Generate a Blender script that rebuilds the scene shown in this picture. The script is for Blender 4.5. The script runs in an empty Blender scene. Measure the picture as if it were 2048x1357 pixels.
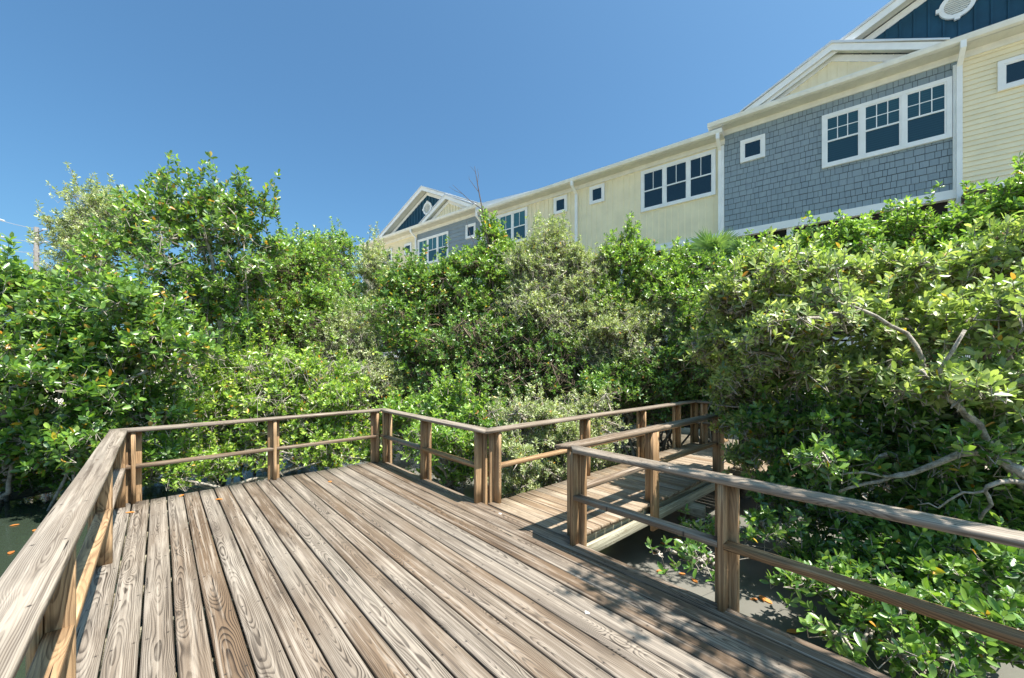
import bpy, math, random
import numpy as np
from mathutils import Vector

# ------------------------------------------------------------------ camera, world, sun, exposure
S = bpy.context.scene
EYE = 1.555                      # eye height above the deck boards (deck top is z = 0)
FPX, CU, CV = 790.0, 1024.0, 729.0
YAW = math.radians(41.8)
cam_d = bpy.data.cameras.new("camera"); cam = bpy.data.objects.new("camera", cam_d)
S.collection.objects.link(cam); S.camera = cam
cam.location = (0, 0, EYE); cam.rotation_euler = (math.radians(90), 0, -YAW)
cam_d.sensor_width = 36; cam_d.lens = 36 * FPX / 2048; cam_d.shift_y = (CV - 678.5) / 2048
cam_d.clip_start = 0.05; cam_d.clip_end = 3000

SUN = Vector((0.115, -0.36, 0.82)).normalized()
w = bpy.data.worlds.new("World"); S.world = w; w.use_nodes = True
wn = w.node_tree.nodes; wl = w.node_tree.links; wn.clear()
sky = wn.new("ShaderNodeTexSky"); sky.sky_type = 'NISHITA'; sky.sun_disc = False
sky.sun_elevation = math.asin(SUN.z); sky.sun_rotation = math.atan2(SUN.x, SUN.y)
sky.air_density = 1.0; sky.dust_density = 3.0; sky.ozone_density = 3.0; sky.altitude = 0
bg = wn.new("ShaderNodeBackground"); bg.inputs[1].default_value = 0.15
wo = wn.new("ShaderNodeOutputWorld")
tint = wn.new("ShaderNodeMix"); tint.data_type = 'RGBA'; tint.blend_type = 'MULTIPLY'; tint.inputs[0].default_value = 1.0
tint.inputs[7].default_value = (0.27, 0.425, 0.475, 1)      # clear subtropical air: a little more cyan than the stock sky
wl.new(sky.outputs[0], tint.inputs[6]); wl.new(tint.outputs[2], bg.inputs[0]); wl.new(bg.outputs[0], wo.inputs[0])
sd = bpy.data.lights.new("sun", 'SUN'); so = bpy.data.objects.new("sun", sd); S.collection.objects.link(so)
sd.energy = 3.9; sd.angle = math.radians(0.53); sd.color = (1.0, 0.95, 0.88)
so.location = (5, -15, 35); so.rotation_euler = SUN.to_track_quat('Z', 'Y').to_euler()
S.view_settings.view_transform = 'Standard'; S.view_settings.look = 'None'
S.view_settings.exposure = 1.52; S.view_settings.gamma = 1.0
S.cycles.max_bounces = 6; S.cycles.transparent_max_bounces = 6
S.cycles.diffuse_bounces = 3; S.cycles.glossy_bounces = 3; S.cycles.transmission_bounces = 4

WATER = -0.70                    # water level below the deck
RNG = np.random.default_rng(7)
random.seed(7)
cY, sY = math.cos(YAW), math.sin(YAW)

def at(u, v, Y):
    """world position of something seen in direction (u, v) of the 2048 px photo, Y metres ahead"""
    X = (u - CU) / FPX * Y
    return Vector((cY * X + sY * Y, -sY * X + cY * Y, EYE + (CV - v) * Y / FPX))

# ------------------------------------------------------------------ bookkeeping
def link(o, parent=None):
    S.collection.objects.link(o)
    if parent: o.parent = parent
    return o
def tag(o, label=None, cat=None, group=None, kind=None):
    if label: o["label"] = label
    if cat: o["category"] = cat
    if group: o["group"] = group
    if kind: o["kind"] = kind
    return o
def empty(name, loc=(0, 0, 0), rz=0.0, **k):
    o = bpy.data.objects.new(name, None); link(o)
    o.empty_display_size = 0.2; o.location = loc; o.rotation_euler = (0, 0, rz)
    return tag(o, **k)

# ------------------------------------------------------------------ node helper
class G:
    def __init__(s, name):
        s.m = bpy.data.materials.new(name); s.m.use_nodes = True
        s.t = s.m.node_tree; s.t.nodes.clear()
        s.out = s.t.nodes.new("ShaderNodeOutputMaterial")
    def n(s, typ, ins=None, **props):
        nd = s.t.nodes.new(typ)
        for k, v in props.items(): setattr(nd, k, v)
        for k, v in (ins or {}).items(): s.put(nd.inputs[k], v)
        return nd
    def put(s, sock, v):
        if isinstance(v, bpy.types.NodeSocket): s.t.links.new(v, sock)
        elif v is not None:
            if isinstance(v, tuple) and len(v) == 3 and sock.type == 'RGBA': v = (*v, 1)
            sock.default_value = v
    def M(s, op, a, b=None, c=None, clamp=False):
        nd = s.n("ShaderNodeMath", operation=op); nd.use_clamp = clamp
        s.put(nd.inputs[0], a)
        if b is not None: s.put(nd.inputs[1], b)
        if c is not None: s.put(nd.inputs[2], c)
        return nd.outputs[0]
    def V(s, op, a, b=None):
        nd = s.n("ShaderNodeVectorMath", operation=op); s.put(nd.inputs[0], a)
        if b is not None: s.put(nd.inputs[1], b)
        return nd.outputs[0]
    def xyz(s, a):
        nd = s.n("ShaderNodeSeparateXYZ", {0: a}); return nd.outputs[0], nd.outputs[1], nd.outputs[2]
    def comb(s, x, y, z): return s.n("ShaderNodeCombineXYZ", {0: x, 1: y, 2: z}).outputs[0]
    def noise(s, vec, scale=1.0, detail=2.0, rough=0.5, col=False):
        nd = s.n("ShaderNodeTexNoise", {"Vector": vec, "Scale": scale, "Detail": detail, "Roughness": rough})
        return nd.outputs[1 if col else 0]
    def mix(s, f, a, b, bt='MIX'):
        nd = s.n("ShaderNodeMix", data_type='RGBA', blend_type=bt)
        s.put(nd.inputs[0], f); s.put(nd.inputs[6], a); s.put(nd.inputs[7], b)
        return nd.outputs[2]
    def rng(s, x, a, b, c=0.0, d=1.0, smooth=True):
        nd = s.n("ShaderNodeMapRange", {0: x, 1: a, 2: b, 3: c, 4: d})
        nd.interpolation_type = 'SMOOTHSTEP' if smooth else 'LINEAR'
        return nd.outputs[0]
    def ramp(s, x, stops, interp='LINEAR'):
        nd = s.n("ShaderNodeValToRGB", {0: x}); e = nd.color_ramp.elements
        nd.color_ramp.interpolation = interp
        while len(e) > 1: e.remove(e[-1])
        e[0].position = stops[0][0]; e[0].color = (*stops[0][1], 1)
        for p, c in stops[1:]:
            k = e.new(p); k.color = (*c, 1)
        return nd.outputs[0]
    def attr(s, name):
        nd = s.n("ShaderNodeAttribute", attribute_name=name); return nd
    def bump(s, h, strength=0.3, dist=0.01):
        return s.n("ShaderNodeBump", {"Height": h, "Strength": strength, "Distance": dist}).outputs[0]
    def bsdf(s, color, rough=0.6, spec=0.5, normal=None, metal=0.0, **extra):
        nd = s.n("ShaderNodeBsdfPrincipled")
        s.put(nd.inputs["Base Color"], color); s.put(nd.inputs["Roughness"], rough)
        s.put(nd.inputs["Specular IOR Level"], spec); s.put(nd.inputs["Metallic"], metal)
        if normal is not None: s.put(nd.inputs["Normal"], normal)
        for k, v in extra.items(): s.put(nd.inputs[k], v)
        return nd.outputs[0]
    def done(s, sh):
        s.t.links.new(sh, s.out.inputs[0]); return s.m

def mat_wood(name, pale, brown, dark, grey_amt=0.5, line=0.85, spots=False, ring=0.0085, rough=0.72):
    g = G(name)
    wc = g.attr("wc").outputs["Vector"]; pr = g.attr("pr").outputs["Vector"]
    x, y, z = g.xyz(wc); p1, p2, p3 = g.xyz(pr)
    off = g.V('SCALE', pr); off.node.inputs["Scale"].default_value = 41.0
    def nz(sx, sy, sz, detail=2.0, rough=0.5):
        return g.noise(g.V('ADD', g.V('MULTIPLY', wc, (sx, sy, sz)), off), 1.0, detail, rough)
    n1 = nz(2.5, 1.15, 2.5, 1.5)
    n2 = nz(16, 2.6, 16, 2.0)
    n3 = nz(1.2, 0.55, 1.2, 2.0)
    # knots
    vor = g.n("ShaderNodeTexVoronoi", {"Vector": g.V('ADD', g.V('MULTIPLY', wc, (6.5, 1.9, 6.5)), off), "Scale": 1.0})
    kd = vor.outputs["Distance"]
    kn = g.M('POWER', 2.718, g.M('MULTIPLY', g.M('MULTIPLY', kd, kd), -22.0))
    xc = g.M('MULTIPLY', g.M('SUBTRACT', p1, 0.5), 0.09)
    dep = g.M('ADD', g.M('ADD', g.M('MULTIPLY', p2, 0.06), 0.0), g.M('MULTIPLY', g.M('SUBTRACT', n1, 0.42), 0.16))
    dx = g.M('SUBTRACT', x, xc); dz = g.M('SUBTRACT', dep, z)
    r = g.M('SQRT', g.M('ADD', g.M('MULTIPLY', dx, dx), g.M('MULTIPLY', dz, dz)))
    r = g.M('ADD', r, g.M('MULTIPLY', g.M('SUBTRACT', n2, 0.5), 0.012))
    r = g.M('ADD', r, g.M('MULTIPLY', kn, 0.045))
    fr = g.M('FRACT', g.M('DIVIDE', r, ring))
    late = g.M('MULTIPLY', g.rng(fr, 0.35, 0.86), g.rng(fr, 1.0, 0.90))
    fib = nz(210, 5.0, 210, 2.0)
    fib2 = nz(60, 1.2, 60, 2.0)
    tone = g.M('ADD', g.M('MULTIPLY', p3, 0.55), g.M('MULTIPLY', n3, 0.85))
    base = g.mix(g.rng(tone, 0.42 + 0.3 * (grey_amt - 0.5), 0.98 + 0.3 * (grey_amt - 0.5)), pale, brown)
    base = g.mix(g.M('MULTIPLY', g.rng(fib2, 0.35, 0.75), 0.35), base, g.mix(0.5, brown, dark))
    contrast = g.M('MULTIPLY', g.rng(nz(5, 0.9, 5, 2.0), 0.30, 0.66, 0.30, 1.0), line)
    col = g.mix(g.M('MULTIPLY', late, contrast), base, dark)
    col = g.mix(g.M('MULTIPLY', g.rng(fib, 0.52, 0.8), 0.35), col, dark)
    kc = g.rng(kd, 0.10, 0.03)
    col = g.mix(g.M('MULTIPLY', kc, 0.65), col, g.mix(0.45, dark, brown))
    # bleached patches and dirt
    col = g.mix(g.M('MULTIPLY', g.rng(nz(26, 1.5, 26, 5.0, 0.65), 0.50, 0.66), 0.32), col, tuple(min(1, c * 1.9) for c in pale))
    col = g.mix(g.M('MULTIPLY', g.rng(nz(4, 1.4, 4, 3.0), 0.60, 0.78), 0.5), col, dark)
    # worn silvery streaks along the fibres
    col = g.mix(g.M('MULTIPLY', g.rng(nz(60, 0.9, 60, 3.0), 0.52, 0.70), 0.5), col, tuple(min(1, c * 1.7) for c in pale))
    col = g.mix(g.M('MULTIPLY', g.rng(nz(48, 1.1, 48, 3.0), 0.56, 0.70), 0.6), col, dark)
    # screw heads with their stains, two across every board over each joist
    if spots:
        Pw = g.n("ShaderNodeNewGeometry").outputs["Position"]; _, wy, _ = g.xyz(Pw)
        sy = g.M('MULTIPLY', g.M('SUBTRACT', g.M('FRACT', g.M('DIVIDE', g.M('ADD', wy, 30.2), 0.61)), 0.5), 0.61)
        sx = g.M('SUBTRACT', g.M('ABSOLUTE', g.M('ADD', x, g.M('MULTIPLY', g.M('SUBTRACT', p1, 0.5), 0.012))), 0.044)
        sdist = g.M('SQRT', g.M('ADD', g.M('MULTIPLY', sx, sx), g.M('MULTIPLY', sy, sy)))
        col = g.mix(g.M('MULTIPLY', g.rng(sdist, 0.016, 0.003), 0.35), col, dark)
        col = g.mix(g.rng(sdist, 0.0052, 0.0042), col, (0.03, 0.025, 0.022))
    # drying cracks
    ck = g.rng(nz(75, 1.6, 75, 1.0), 0.735, 0.77)
    col = g.mix(ck, col, tuple(c * 0.3 for c in dark))
    if spots:
        v2 = g.n("ShaderNodeTexVoronoi", {"Vector": g.V('ADD', g.V('MULTIPLY', wc, (5.2, 3.1, 3)), off), "Scale": 1.0})
        v2d = g.M('ADD', v2.outputs["Distance"], g.M('MULTIPLY', g.M('SUBTRACT', nz(45, 40, 45, 3.0), 0.5), 0.10))
        cr = g.xyz(v2.outputs["Color"])[0]
        thr = g.M('MULTIPLY', g.rng(cr, 0.78, 1.0, 0.0, 1.0, False), 0.075)
        sp = g.M('MULTIPLY', g.M('LESS_THAN', v2d, thr), g.M('GREATER_THAN', cr, 0.78))
        col = g.mix(g.M('MULTIPLY', sp, 0.85), col, (0.8, 0.79, 0.75))
    h = g.M('ADD', g.M('MULTIPLY', late, -0.5), g.M('ADD', g.M('MULTIPLY', fib, 0.5), g.M('MULTIPLY', ck, -1.5)))
    return g.done(g.bsdf(col, g.rng(late, 0, 1, rough, rough - 0.12), 0.35, g.bump(h, 0.45, 0.0025)))

def mat_plain(name, col, rough=0.6, spec=0.4, var=0.08, scale=3.0, metal=0.0, bump=0.0):
    g = G(name); tc = g.n("ShaderNodeTexCoord").outputs["Object"]
    n = g.noise(tc, scale, 4.0, 0.6)
    dark = tuple(c * (1 - var * 2) for c in col); lite = tuple(min(1, c * (1 + var)) for c in col)
    c = g.mix(g.rng(n, 0.3, 0.7), dark, lite)
    streak = g.noise(g.V('MULTIPLY', tc, (7, 7, 0.5)), 1.0, 3.0)
    c = g.mix(g.M('MULTIPLY', g.rng(streak, 0.5, 0.8), var * 2.2), c, tuple(v * 0.55 for v in col))
    nm = g.bump(g.noise(tc, 60, 3.0), bump, 0.004) if bump else None
    return g.done(g.bsdf(c, rough, spec, nm, metal))

def mat_leaf(name, stops, rough=0.36, trans=0.32, back=1.25, yellow=0.0, ycol=(0.62, 0.33, 0.03)):
    g = G(name)
    r = g.attr("lr").outputs["Fac"]
    col = g.ramp(r, stops)
    r2 = g.attr("ly").outputs["Fac"]
    if yellow > 0:
        yc = g.ramp(r, [(0, (0.50, 0.20, 0.02)), (0.5, ycol), (1, (0.55, 0.45, 0.05))])
        col = g.mix(g.M('LESS_THAN', r2, yellow), col, yc)
    geo = g.n("ShaderNodeNewGeometry")
    bk = g.mix(0.35, col, (0.30, 0.36, 0.20)) if back > 1 else col
    col = g.mix(g.M('MULTIPLY', geo.outputs["Backfacing"], 0.7), col, bk)
    tr = g.n("ShaderNodeBsdfTranslucent", {0: g.mix(1.0, col, (1.75, 1.9, 0.75), 'MULTIPLY')}).outputs[0]
    sh = g.bsdf(col, rough, 0.9)
    mx = g.n("ShaderNodeMixShader", {0: trans, 1: sh, 2: tr}).outputs[0]
    return g.done(mx)

def mat_bark(name, a, b, scale=14):
    g = G(name); tc = g.n("ShaderNodeTexCoord").outputs["Object"]
    n = g.noise(tc, scale, 4.0, 0.65); n2 = g.noise(tc, scale * 5, 3.0, 0.6)
    c = g.mix(g.rng(g.M('ADD', g.M('MULTIPLY', n, 0.7), g.M('MULTIPLY', n2, 0.3)), 0.35, 0.65), a, b)
    return g.done(g.bsdf(c, 0.85, 0.2, g.bump(n2, 0.6, 0.01)))

MAT = {}
MAT['deck'] = mat_wood("weathered_deck_wood", (0.245, 0.210, 0.170), (0.152, 0.100, 0.060), (0.020, 0.013, 0.009), 0.44, 0.95, True, 0.0072)
MAT['walk'] = mat_wood("walkway_wood", (0.32, 0.26, 0.19), (0.22, 0.145, 0.083), (0.08, 0.05, 0.03), 0.5, 0.6, False)
MAT['rail'] = mat_wood("rail_wood", (0.265, 0.225, 0.180), (0.19, 0.125, 0.074), (0.045, 0.028, 0.017), 0.6, 0.75, True, 0.006)
MAT['post'] = mat_wood("post_wood", (0.42, 0.275, 0.150), (0.28, 0.160, 0.073), (0.085, 0.045, 0.021), 0.5, 0.8, False, 0.008)
MAT['beam'] = mat_wood("beam_wood", (0.42, 0.40, 0.30), (0.30, 0.25, 0.16), (0.14, 0.11, 0.07), 0.5, 0.6, False, 0.009)
MAT['white'] = mat_plain("white_trim", (0.92, 0.92, 0.90), 0.5, 0.4, 0.03)
MAT['gutter'] = mat_plain("cream_white_gutter", (0.84, 0.82, 0.74), 0.45, 0.4, 0.05)
MAT['soffit'] = mat_plain("soffit_panel", (0.72, 0.70, 0.60), 0.6, 0.3, 0.04)
MAT['cream'] = mat_plain("cream_siding", (0.96, 0.85, 0.59), 0.55, 0.35, 0.03, 2.0)
MAT['blue'] = mat_plain("navy_siding", (0.012, 0.068, 0.118), 0.5, 0.4, 0.10, 2.0)
MAT['metalroof'] = mat_plain("white_metal_roof", (0.78, 0.79, 0.80), 0.3, 0.5, 0.03, 1.0, 0.2)
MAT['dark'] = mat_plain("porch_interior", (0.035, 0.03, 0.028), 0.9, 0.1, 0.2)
MAT['brownpanel'] = mat_plain("brown_porch_panel", (0.10, 0.07, 0.05), 0.8, 0.2, 0.2)
MAT['concrete'] = mat_plain("concrete_pole", (0.17, 0.16, 0.15), 0.8, 0.2, 0.12, 6.0)
MAT['porcelain'] = mat_plain("insulator_porcelain", (0.45, 0.46, 0.48), 0.35, 0.6, 0.03)
MAT['wire'] = mat_plain("wire_metal", (0.30, 0.32, 0.36), 0.5, 0.4, 0.05)
def mat_shake():
    g = G("grey_shake")
    r = g.attr("lr").outputs["Fac"]; tc = g.n("ShaderNodeTexCoord").outputs["Object"]
    c = g.ramp(r, [(0, (0.05, 0.065, 0.08)), (0.05, (0.05, 0.065, 0.08)), (0.1, (0.24, 0.305, 0.345)), (0.5, (0.285, 0.35, 0.39)), (1, (0.33, 0.395, 0.43))])  # darkest stops carry the painted shadow lines of the courses
    gr = g.noise(g.V('MULTIPLY', tc, (70, 70, 3)), 1.0, 3.0, 0.6)
    c = g.mix(g.M('MULTIPLY', g.rng(gr, 0.45, 0.75), 0.30), c, (0.14, 0.17, 0.19))
    return g.done(g.bsdf(c, 0.7, 0.3, g.bump(gr, 0.5, 0.004)))
MAT['shake'] = mat_shake()
MAT['greylap'] = mat_plain("grey_lap_siding", (0.27, 0.33, 0.375), 0.6, 0.3, 0.04, 2.0)
def mat_glass():
    g = G("window_glass"); tc = g.n("ShaderNodeTexCoord").outputs["Object"]
    _, _, z = g.xyz(tc)
    bl = g.M('FRACT', g.M('DIVIDE', z, 0.055))
    sl = g.M('MULTIPLY', g.rng(bl, 0.1, 0.5), g.rng(bl, 1.0, 0.62))
    a = g.attr("lr").outputs["Fac"]
    c = g.mix(g.M('MULTIPLY', g.M('MULTIPLY_ADD', sl, 0.35, 0.65), a), (0.006, 0.022, 0.032), (0.06, 0.19, 0.22))
    wv = g.noise(tc, 1.3, 1.0)
    return g.done(g.bsdf(c, 0.03, 0.75, g.bump(wv, 0.08, 0.05)))
MAT['glass'] = mat_glass()
L3 = lambda a, b, c: [(0, a), (0.5, b), (1, c)]
MAT['lf_red'] = mat_leaf("red_mangrove_leaf", L3((0.042, 0.110, 0.018), (0.130, 0.262, 0.034), (0.330, 0.480, 0.070)), 0.37, 0.28, 1.2, 0.035)
MAT['lf_bright'] = mat_leaf("young_mangrove_leaf", L3((0.095, 0.190, 0.024), (0.255, 0.400, 0.042), (0.54, 0.62, 0.120)), 0.40, 0.36, 1.2, 0.02)
MAT['lf_grey'] = mat_leaf("buttonwood_leaf", L3((0.160, 0.210, 0.080), (0.340, 0.395, 0.165), (0.62, 0.64, 0.370)), 0.45, 0.28, 1.2, 0.012)
MAT['lf_mid'] = mat_leaf("mangrove_leaf", L3((0.070, 0.160, 0.022), (0.185, 0.335, 0.042), (0.430, 0.560, 0.100)), 0.38, 0.32, 1.2, 0.014)
MAT['lf_olive'] = mat_leaf("olive_leaf", L3((0.120, 0.190, 0.055), (0.290, 0.365, 0.120), (0.56, 0.60, 0.280)), 0.42, 0.36, 1.2, 0.014)
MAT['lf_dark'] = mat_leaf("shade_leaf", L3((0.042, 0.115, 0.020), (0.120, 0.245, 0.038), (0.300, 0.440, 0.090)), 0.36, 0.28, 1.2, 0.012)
MAT['lf_palm'] = mat_leaf("palm_leaf", L3((0.105, 0.195, 0.075), (0.18, 0.3, 0.105), (0.3, 0.42, 0.165)), 0.42, 0.33, 1.2, 0.0)
MAT['orange'] = mat_leaf("fallen_leaf", L3((0.42, 0.14, 0.03), (0.62, 0.24, 0.05), (0.60, 0.34, 0.12)), 0.5, 0.15, 1.0, 0.0)
MAT['bark_grey'] = mat_bark("grey_bark", (0.17, 0.145, 0.115), (0.50, 0.45, 0.38))
MAT['bark_brown'] = mat_bark("brown_bark", (0.09, 0.065, 0.045), (0.24, 0.19, 0.14))
MAT['bark_dead'] = mat_bark("dead_bark", (0.07, 0.055, 0.055), (0.15, 0.12, 0.11))
def mat_water():
    g = G("murky_water"); P = g.n("ShaderNodeNewGeometry").outputs["Position"]
    n = g.noise(P, 0.6, 4.0, 0.6)
    c = g.mix(g.rng(n, 0.35, 0.65), (0.120, 0.120, 0.098), (0.180, 0.172, 0.148))
    x, y, z = g.xyz(P)
    c = g.mix(g.rng(x, 0.8, -0.6), c, (0.030, 0.042, 0.028))          # left side coloured darker, the reflected foliage put into the colour
    rip = g.M('ADD', g.noise(g.V('MULTIPLY', P, (3, 3, 3)), 1.0, 3.0, 0.5), g.M('MULTIPLY', g.noise(P, 14, 2.0), 0.25))
    return g.done(g.bsdf(c, g.rng(x, 0.8, -0.6, 0.16, 0.05), 0.5, g.bump(rip, 0.10, 0.05)))
MAT['water'] = mat_water()
def mat_ground():
    g = G("muddy_ground"); P = g.n("ShaderNodeNewGeometry").outputs["Position"]
    n = g.noise(P, 1.4, 6.0, 0.65); n2 = g.noise(P, 22, 3.0)
    c = g.mix(g.rng(n, 0.35, 0.65), (0.045, 0.040, 0.028), (0.13, 0.115, 0.085))
    c = g.mix(g.M('MULTIPLY', g.rng(n2, 0.55, 0.7), 0.5), c, (0.20, 0.13, 0.07))
    x, y, z = g.xyz(P); far_ = g.M('MAXIMUM', g.rng(g.M('ABSOLUTE', x), 11, 13), g.rng(g.M('ABSOLUTE', y), 13, 16))
    c = g.mix(far_, c, (0.42, 0.38, 0.30))                                  # unseen far ground made pale to bounce light onto the house walls
    return g.done(g.bsdf(c, 0.9, 0.2, g.bump(n2, 0.6, 0.03)))
MAT['ground'] = mat_ground()

# ------------------------------------------------------------------ mesh helpers
def np_mesh(name, V, loops, totals, mat, parent=None, attrs=None, smooth=False):
    me = bpy.data.meshes.new(name)
    V = np.asarray(V, np.float32); loops = np.asarray(loops, np.int32); totals = np.asarray(totals, np.int32)
    me.vertices.add(len(V)); me.vertices.foreach_set("co", V.ravel())
    me.loops.add(len(loops)); me.loops.foreach_set("vertex_index", loops)
    st = np.concatenate([[0], np.cumsum(totals)[:-1]]).astype(np.int32)
    me.polygons.add(len(totals)); me.polygons.foreach_set("loop_start", st); me.polygons.foreach_set("loop_total", totals)
    if smooth: me.polygons.foreach_set("use_smooth", np.ones(len(totals), bool))
    me.update(calc_edges=True)
    for k, a in (attrs or {}).items():
        a = np.asarray(a, np.float32)
        if a.ndim == 2:
            at_ = me.attributes.new(k, 'FLOAT_VECTOR', 'POINT'); at_.data.foreach_set("vector", a.ravel())
        else:
            at_ = me.attributes.new(k, 'FLOAT', 'POINT'); at_.data.foreach_set("value", a)
    me.materials.append(mat)
    return link(bpy.data.objects.new(name, me), parent)

class MB:
    """collects boxes, prisms and tubes; build() links them as one mesh object"""
    def __init__(s): s.v = []; s.f = []; s.a = []
    def add(s, vs, fs, a=0.5):
        b = len(s.v); s.v += [tuple(p) for p in vs]; s.f += [tuple(i + b for i in q) for q in fs]; s.a += [a] * len(vs)
        return s
    def box(s, x0, x1, y0, y1, z0, z1, a=0.5):
        vs = [(x0, y0, z0), (x1, y0, z0), (x1, y1, z0), (x0, y1, z0), (x0, y0, z1), (x1, y0, z1), (x1, y1, z1), (x0, y1, z1)]
        return s.add(vs, [(0, 3, 2, 1), (4, 5, 6, 7), (0, 1, 5, 4), (1, 2, 6, 5), (2, 3, 7, 6), (3, 0, 4, 7)], a)
    def prism(s, poly, axis, a0, a1, a=0.5):
        """poly of (p, q) extruded along axis (0, 1 or 2)"""
        n = len(poly)
        def mk(p, q, r): return {0: (r, p, q), 1: (p, r, q), 2: (p, q, r)}[axis]
        vs = [mk(p, q, a0) for p, q in poly] + [mk(p, q, a1) for p, q in poly]
        fs = [tuple(range(n))[::-1], tuple(range(n, 2 * n))] + [(i, (i + 1) % n, n + (i + 1) % n, n + i) for i in range(n)]
        return s.add(vs, fs, a)
    def tube(s, pts, rad, n=7, a=0.5):
        pts = [Vector(p) for p in pts]
        if not hasattr(rad, '__len__'): rad = [rad] * len(pts)
        ring = []; up = Vector((0.13, 0.21, 1)).normalized()
        for i, p in enumerate(pts):
            d = (pts[min(i + 1, len(pts) - 1)] - pts[max(i - 1, 0)]).normalized()
            e = d.cross(up)
            if e.length < 0.05: e = d.cross(Vector((1, 0, 0)))
            e.normalize(); q = d.cross(e)
            ring += [p + (e * math.cos(2 * math.pi * k / n) + q * math.sin(2 * math.pi * k / n)) * rad[i] for k in range(n)]
        fs = [(i * n + k, i * n + (k + 1) % n, (i + 1) * n + (k + 1) % n, (i + 1) * n + k) for i in range(len(pts) - 1) for k in range(n)]
        fs += [tuple(range(n))[::-1], tuple(range((len(pts) - 1) * n, len(pts) * n))]
        return s.add(ring, fs, a)
    def build(s, name, mat, parent=None, smooth=False):
        me = bpy.data.meshes.new(name); me.from_pydata([tuple(p) for p in s.v], [], s.f)
        me.materials.append(mat)
        at_ = me.attributes.new("lr", 'FLOAT', 'POINT'); at_.data.foreach_set("value", np.array(s.a, np.float32))
        if smooth: me.polygons.foreach_set("use_smooth", [True] * len(me.polygons))
        me.update()
        import bmesh
        bm = bmesh.new(); bm.from_mesh(me); bmesh.ops.recalc_face_normals(bm, faces=bm.faces); bm.to_mesh(me); bm.free()
        return link(bpy.data.objects.new(name, me), parent)

class WB:
    """timber builder: every plank is a rounded bar with its own grain coordinates"""
    def __init__(s): s.v = []; s.l = []; s.t = []; s.wc = []; s.pr = []; s.k = 0
    def bar(s, p0, p1, side, w, h, seg=1, r=0.006, wav=0.0, tone=None, cut0=0.0, cut1=0.0, crown=0.0):
        """bar from p0 to p1 (axis through the centre), w wide along side, h thick; cut0/cut1 mitre the ends"""
        p0 = Vector(p0); p1 = Vector(p1); L = (p1 - p0).length; d = (p1 - p0) / L
        side = Vector(side); side = (side - d * side.dot(d)).normalized(); up = d.cross(side)
        if up.z < -0.5: up = -up
        hw, hh = w / 2, h / 2
        prof = [(-hw + r, -hh), (hw - r, -hh), (hw, -hh + r), (hw, hh - r), (hw - r * .35, hh - r * .35), (hw - r, hh), (0, hh + crown),
                (-hw + r, hh), (-hw + r * .35, hh - r * .35), (-hw, hh - r), (-hw, -hh + r)]
        n = len(prof); b = len(s.v)
        rnd = np.random.default_rng(s.k * 7919 + int(abs(p0.x * 131 + p0.y * 17 + p0.z * 5) * 100) + 3); s.k += 1
        pr = list(rnd.random(3))
        if tone is not None: pr[2] = tone
        ph = rnd.random(4) * 6.28; yo = rnd.random() * 3
        for i in range(seg + 1):
            f = i / seg
            dx = wav * (math.sin(f * L * 1.3 + ph[0]) * 0.6 + math.sin(f * L * 3.1 + ph[1]) * 0.4)
            dz = wav * 0.7 * math.sin(f * L * 1.7 + ph[2])
            for (a, q) in prof:
                m = cut0 * a * (1 - f) + cut1 * a * f
                P = p0 + d * (f * L + m) + side * (a + dx) + up * (q + dz)
                s.v.append(tuple(P)); s.wc.append((a, f * L + yo, q)); s.pr.append(pr)
        for i in range(seg):
            for k in range(n):
                s.l += [b + i * n + k, b + i * n + (k + 1) % n, b + (i + 1) * n + (k + 1) % n, b + (i + 1) * n + k]; s.t.append(4)
        s.l += list(range(b, b + n))[::-1]; s.t.append(n)
        s.l += list(range(b + seg * n, b + seg * n + n)); s.t.append(n)
        return s
    def build(s, name, mat, parent=None):
        o = np_mesh(name, s.v, s.l, s.t, mat, parent, {"wc": np.array(s.wc), "pr": np.array(s.pr)})
        import bmesh
        bm = bmesh.new(); bm.from_mesh(o.data); bmesh.ops.recalc_face_normals(bm, faces=bm.faces); bm.to_mesh(o.data); bm.free()
        return o

# ------------------------------------------------------------------ ground and water
def ground():
    xs = np.concatenate([[-1500, -300, -80], np.linspace(-30, 40, 71), [90, 300, 1500]])
    ys = np.concatenate([[-1500, -300, -60], np.linspace(-20, 50, 71), [100, 300, 1500]])
    X, Y = np.meshgrid(xs, ys, indexing='ij')
    dx = np.sin(X * .7 + Y * .3) * .5 + np.sin(Y * 1.1 - X * .4) * .4
    d = np.maximum(X - 9.5, np.maximum((Y - 10.0), -(X + 9.5))) + dx
    Z = WATER - 0.35 + 0.55 * np.clip((d + 1.0) / 3.0, 0, 1) + 0.03 * np.sin(X * 2.3) * np.sin(Y * 1.9)
    V = np.stack([X, Y, Z], -1).reshape(-1, 3); n, m = X.shape
    i = (np.arange(n - 1)[:, None] * m + np.arange(m - 1)[None]).ravel()
    L = np.stack([i, i + m, i + m + 1, i + 1], -1).ravel()
    tag(np_mesh("ground", V, L, np.full(len(i), 4), MAT['ground'], smooth=True), kind="structure")
ground()
wv = [(-40, -40, WATER), (60, -40, WATER), (60, 40, WATER), (-40, 40, WATER)]
tag(np_mesh("water", wv, [0, 1, 2, 3], [4], MAT['water']), kind="structure")

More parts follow.
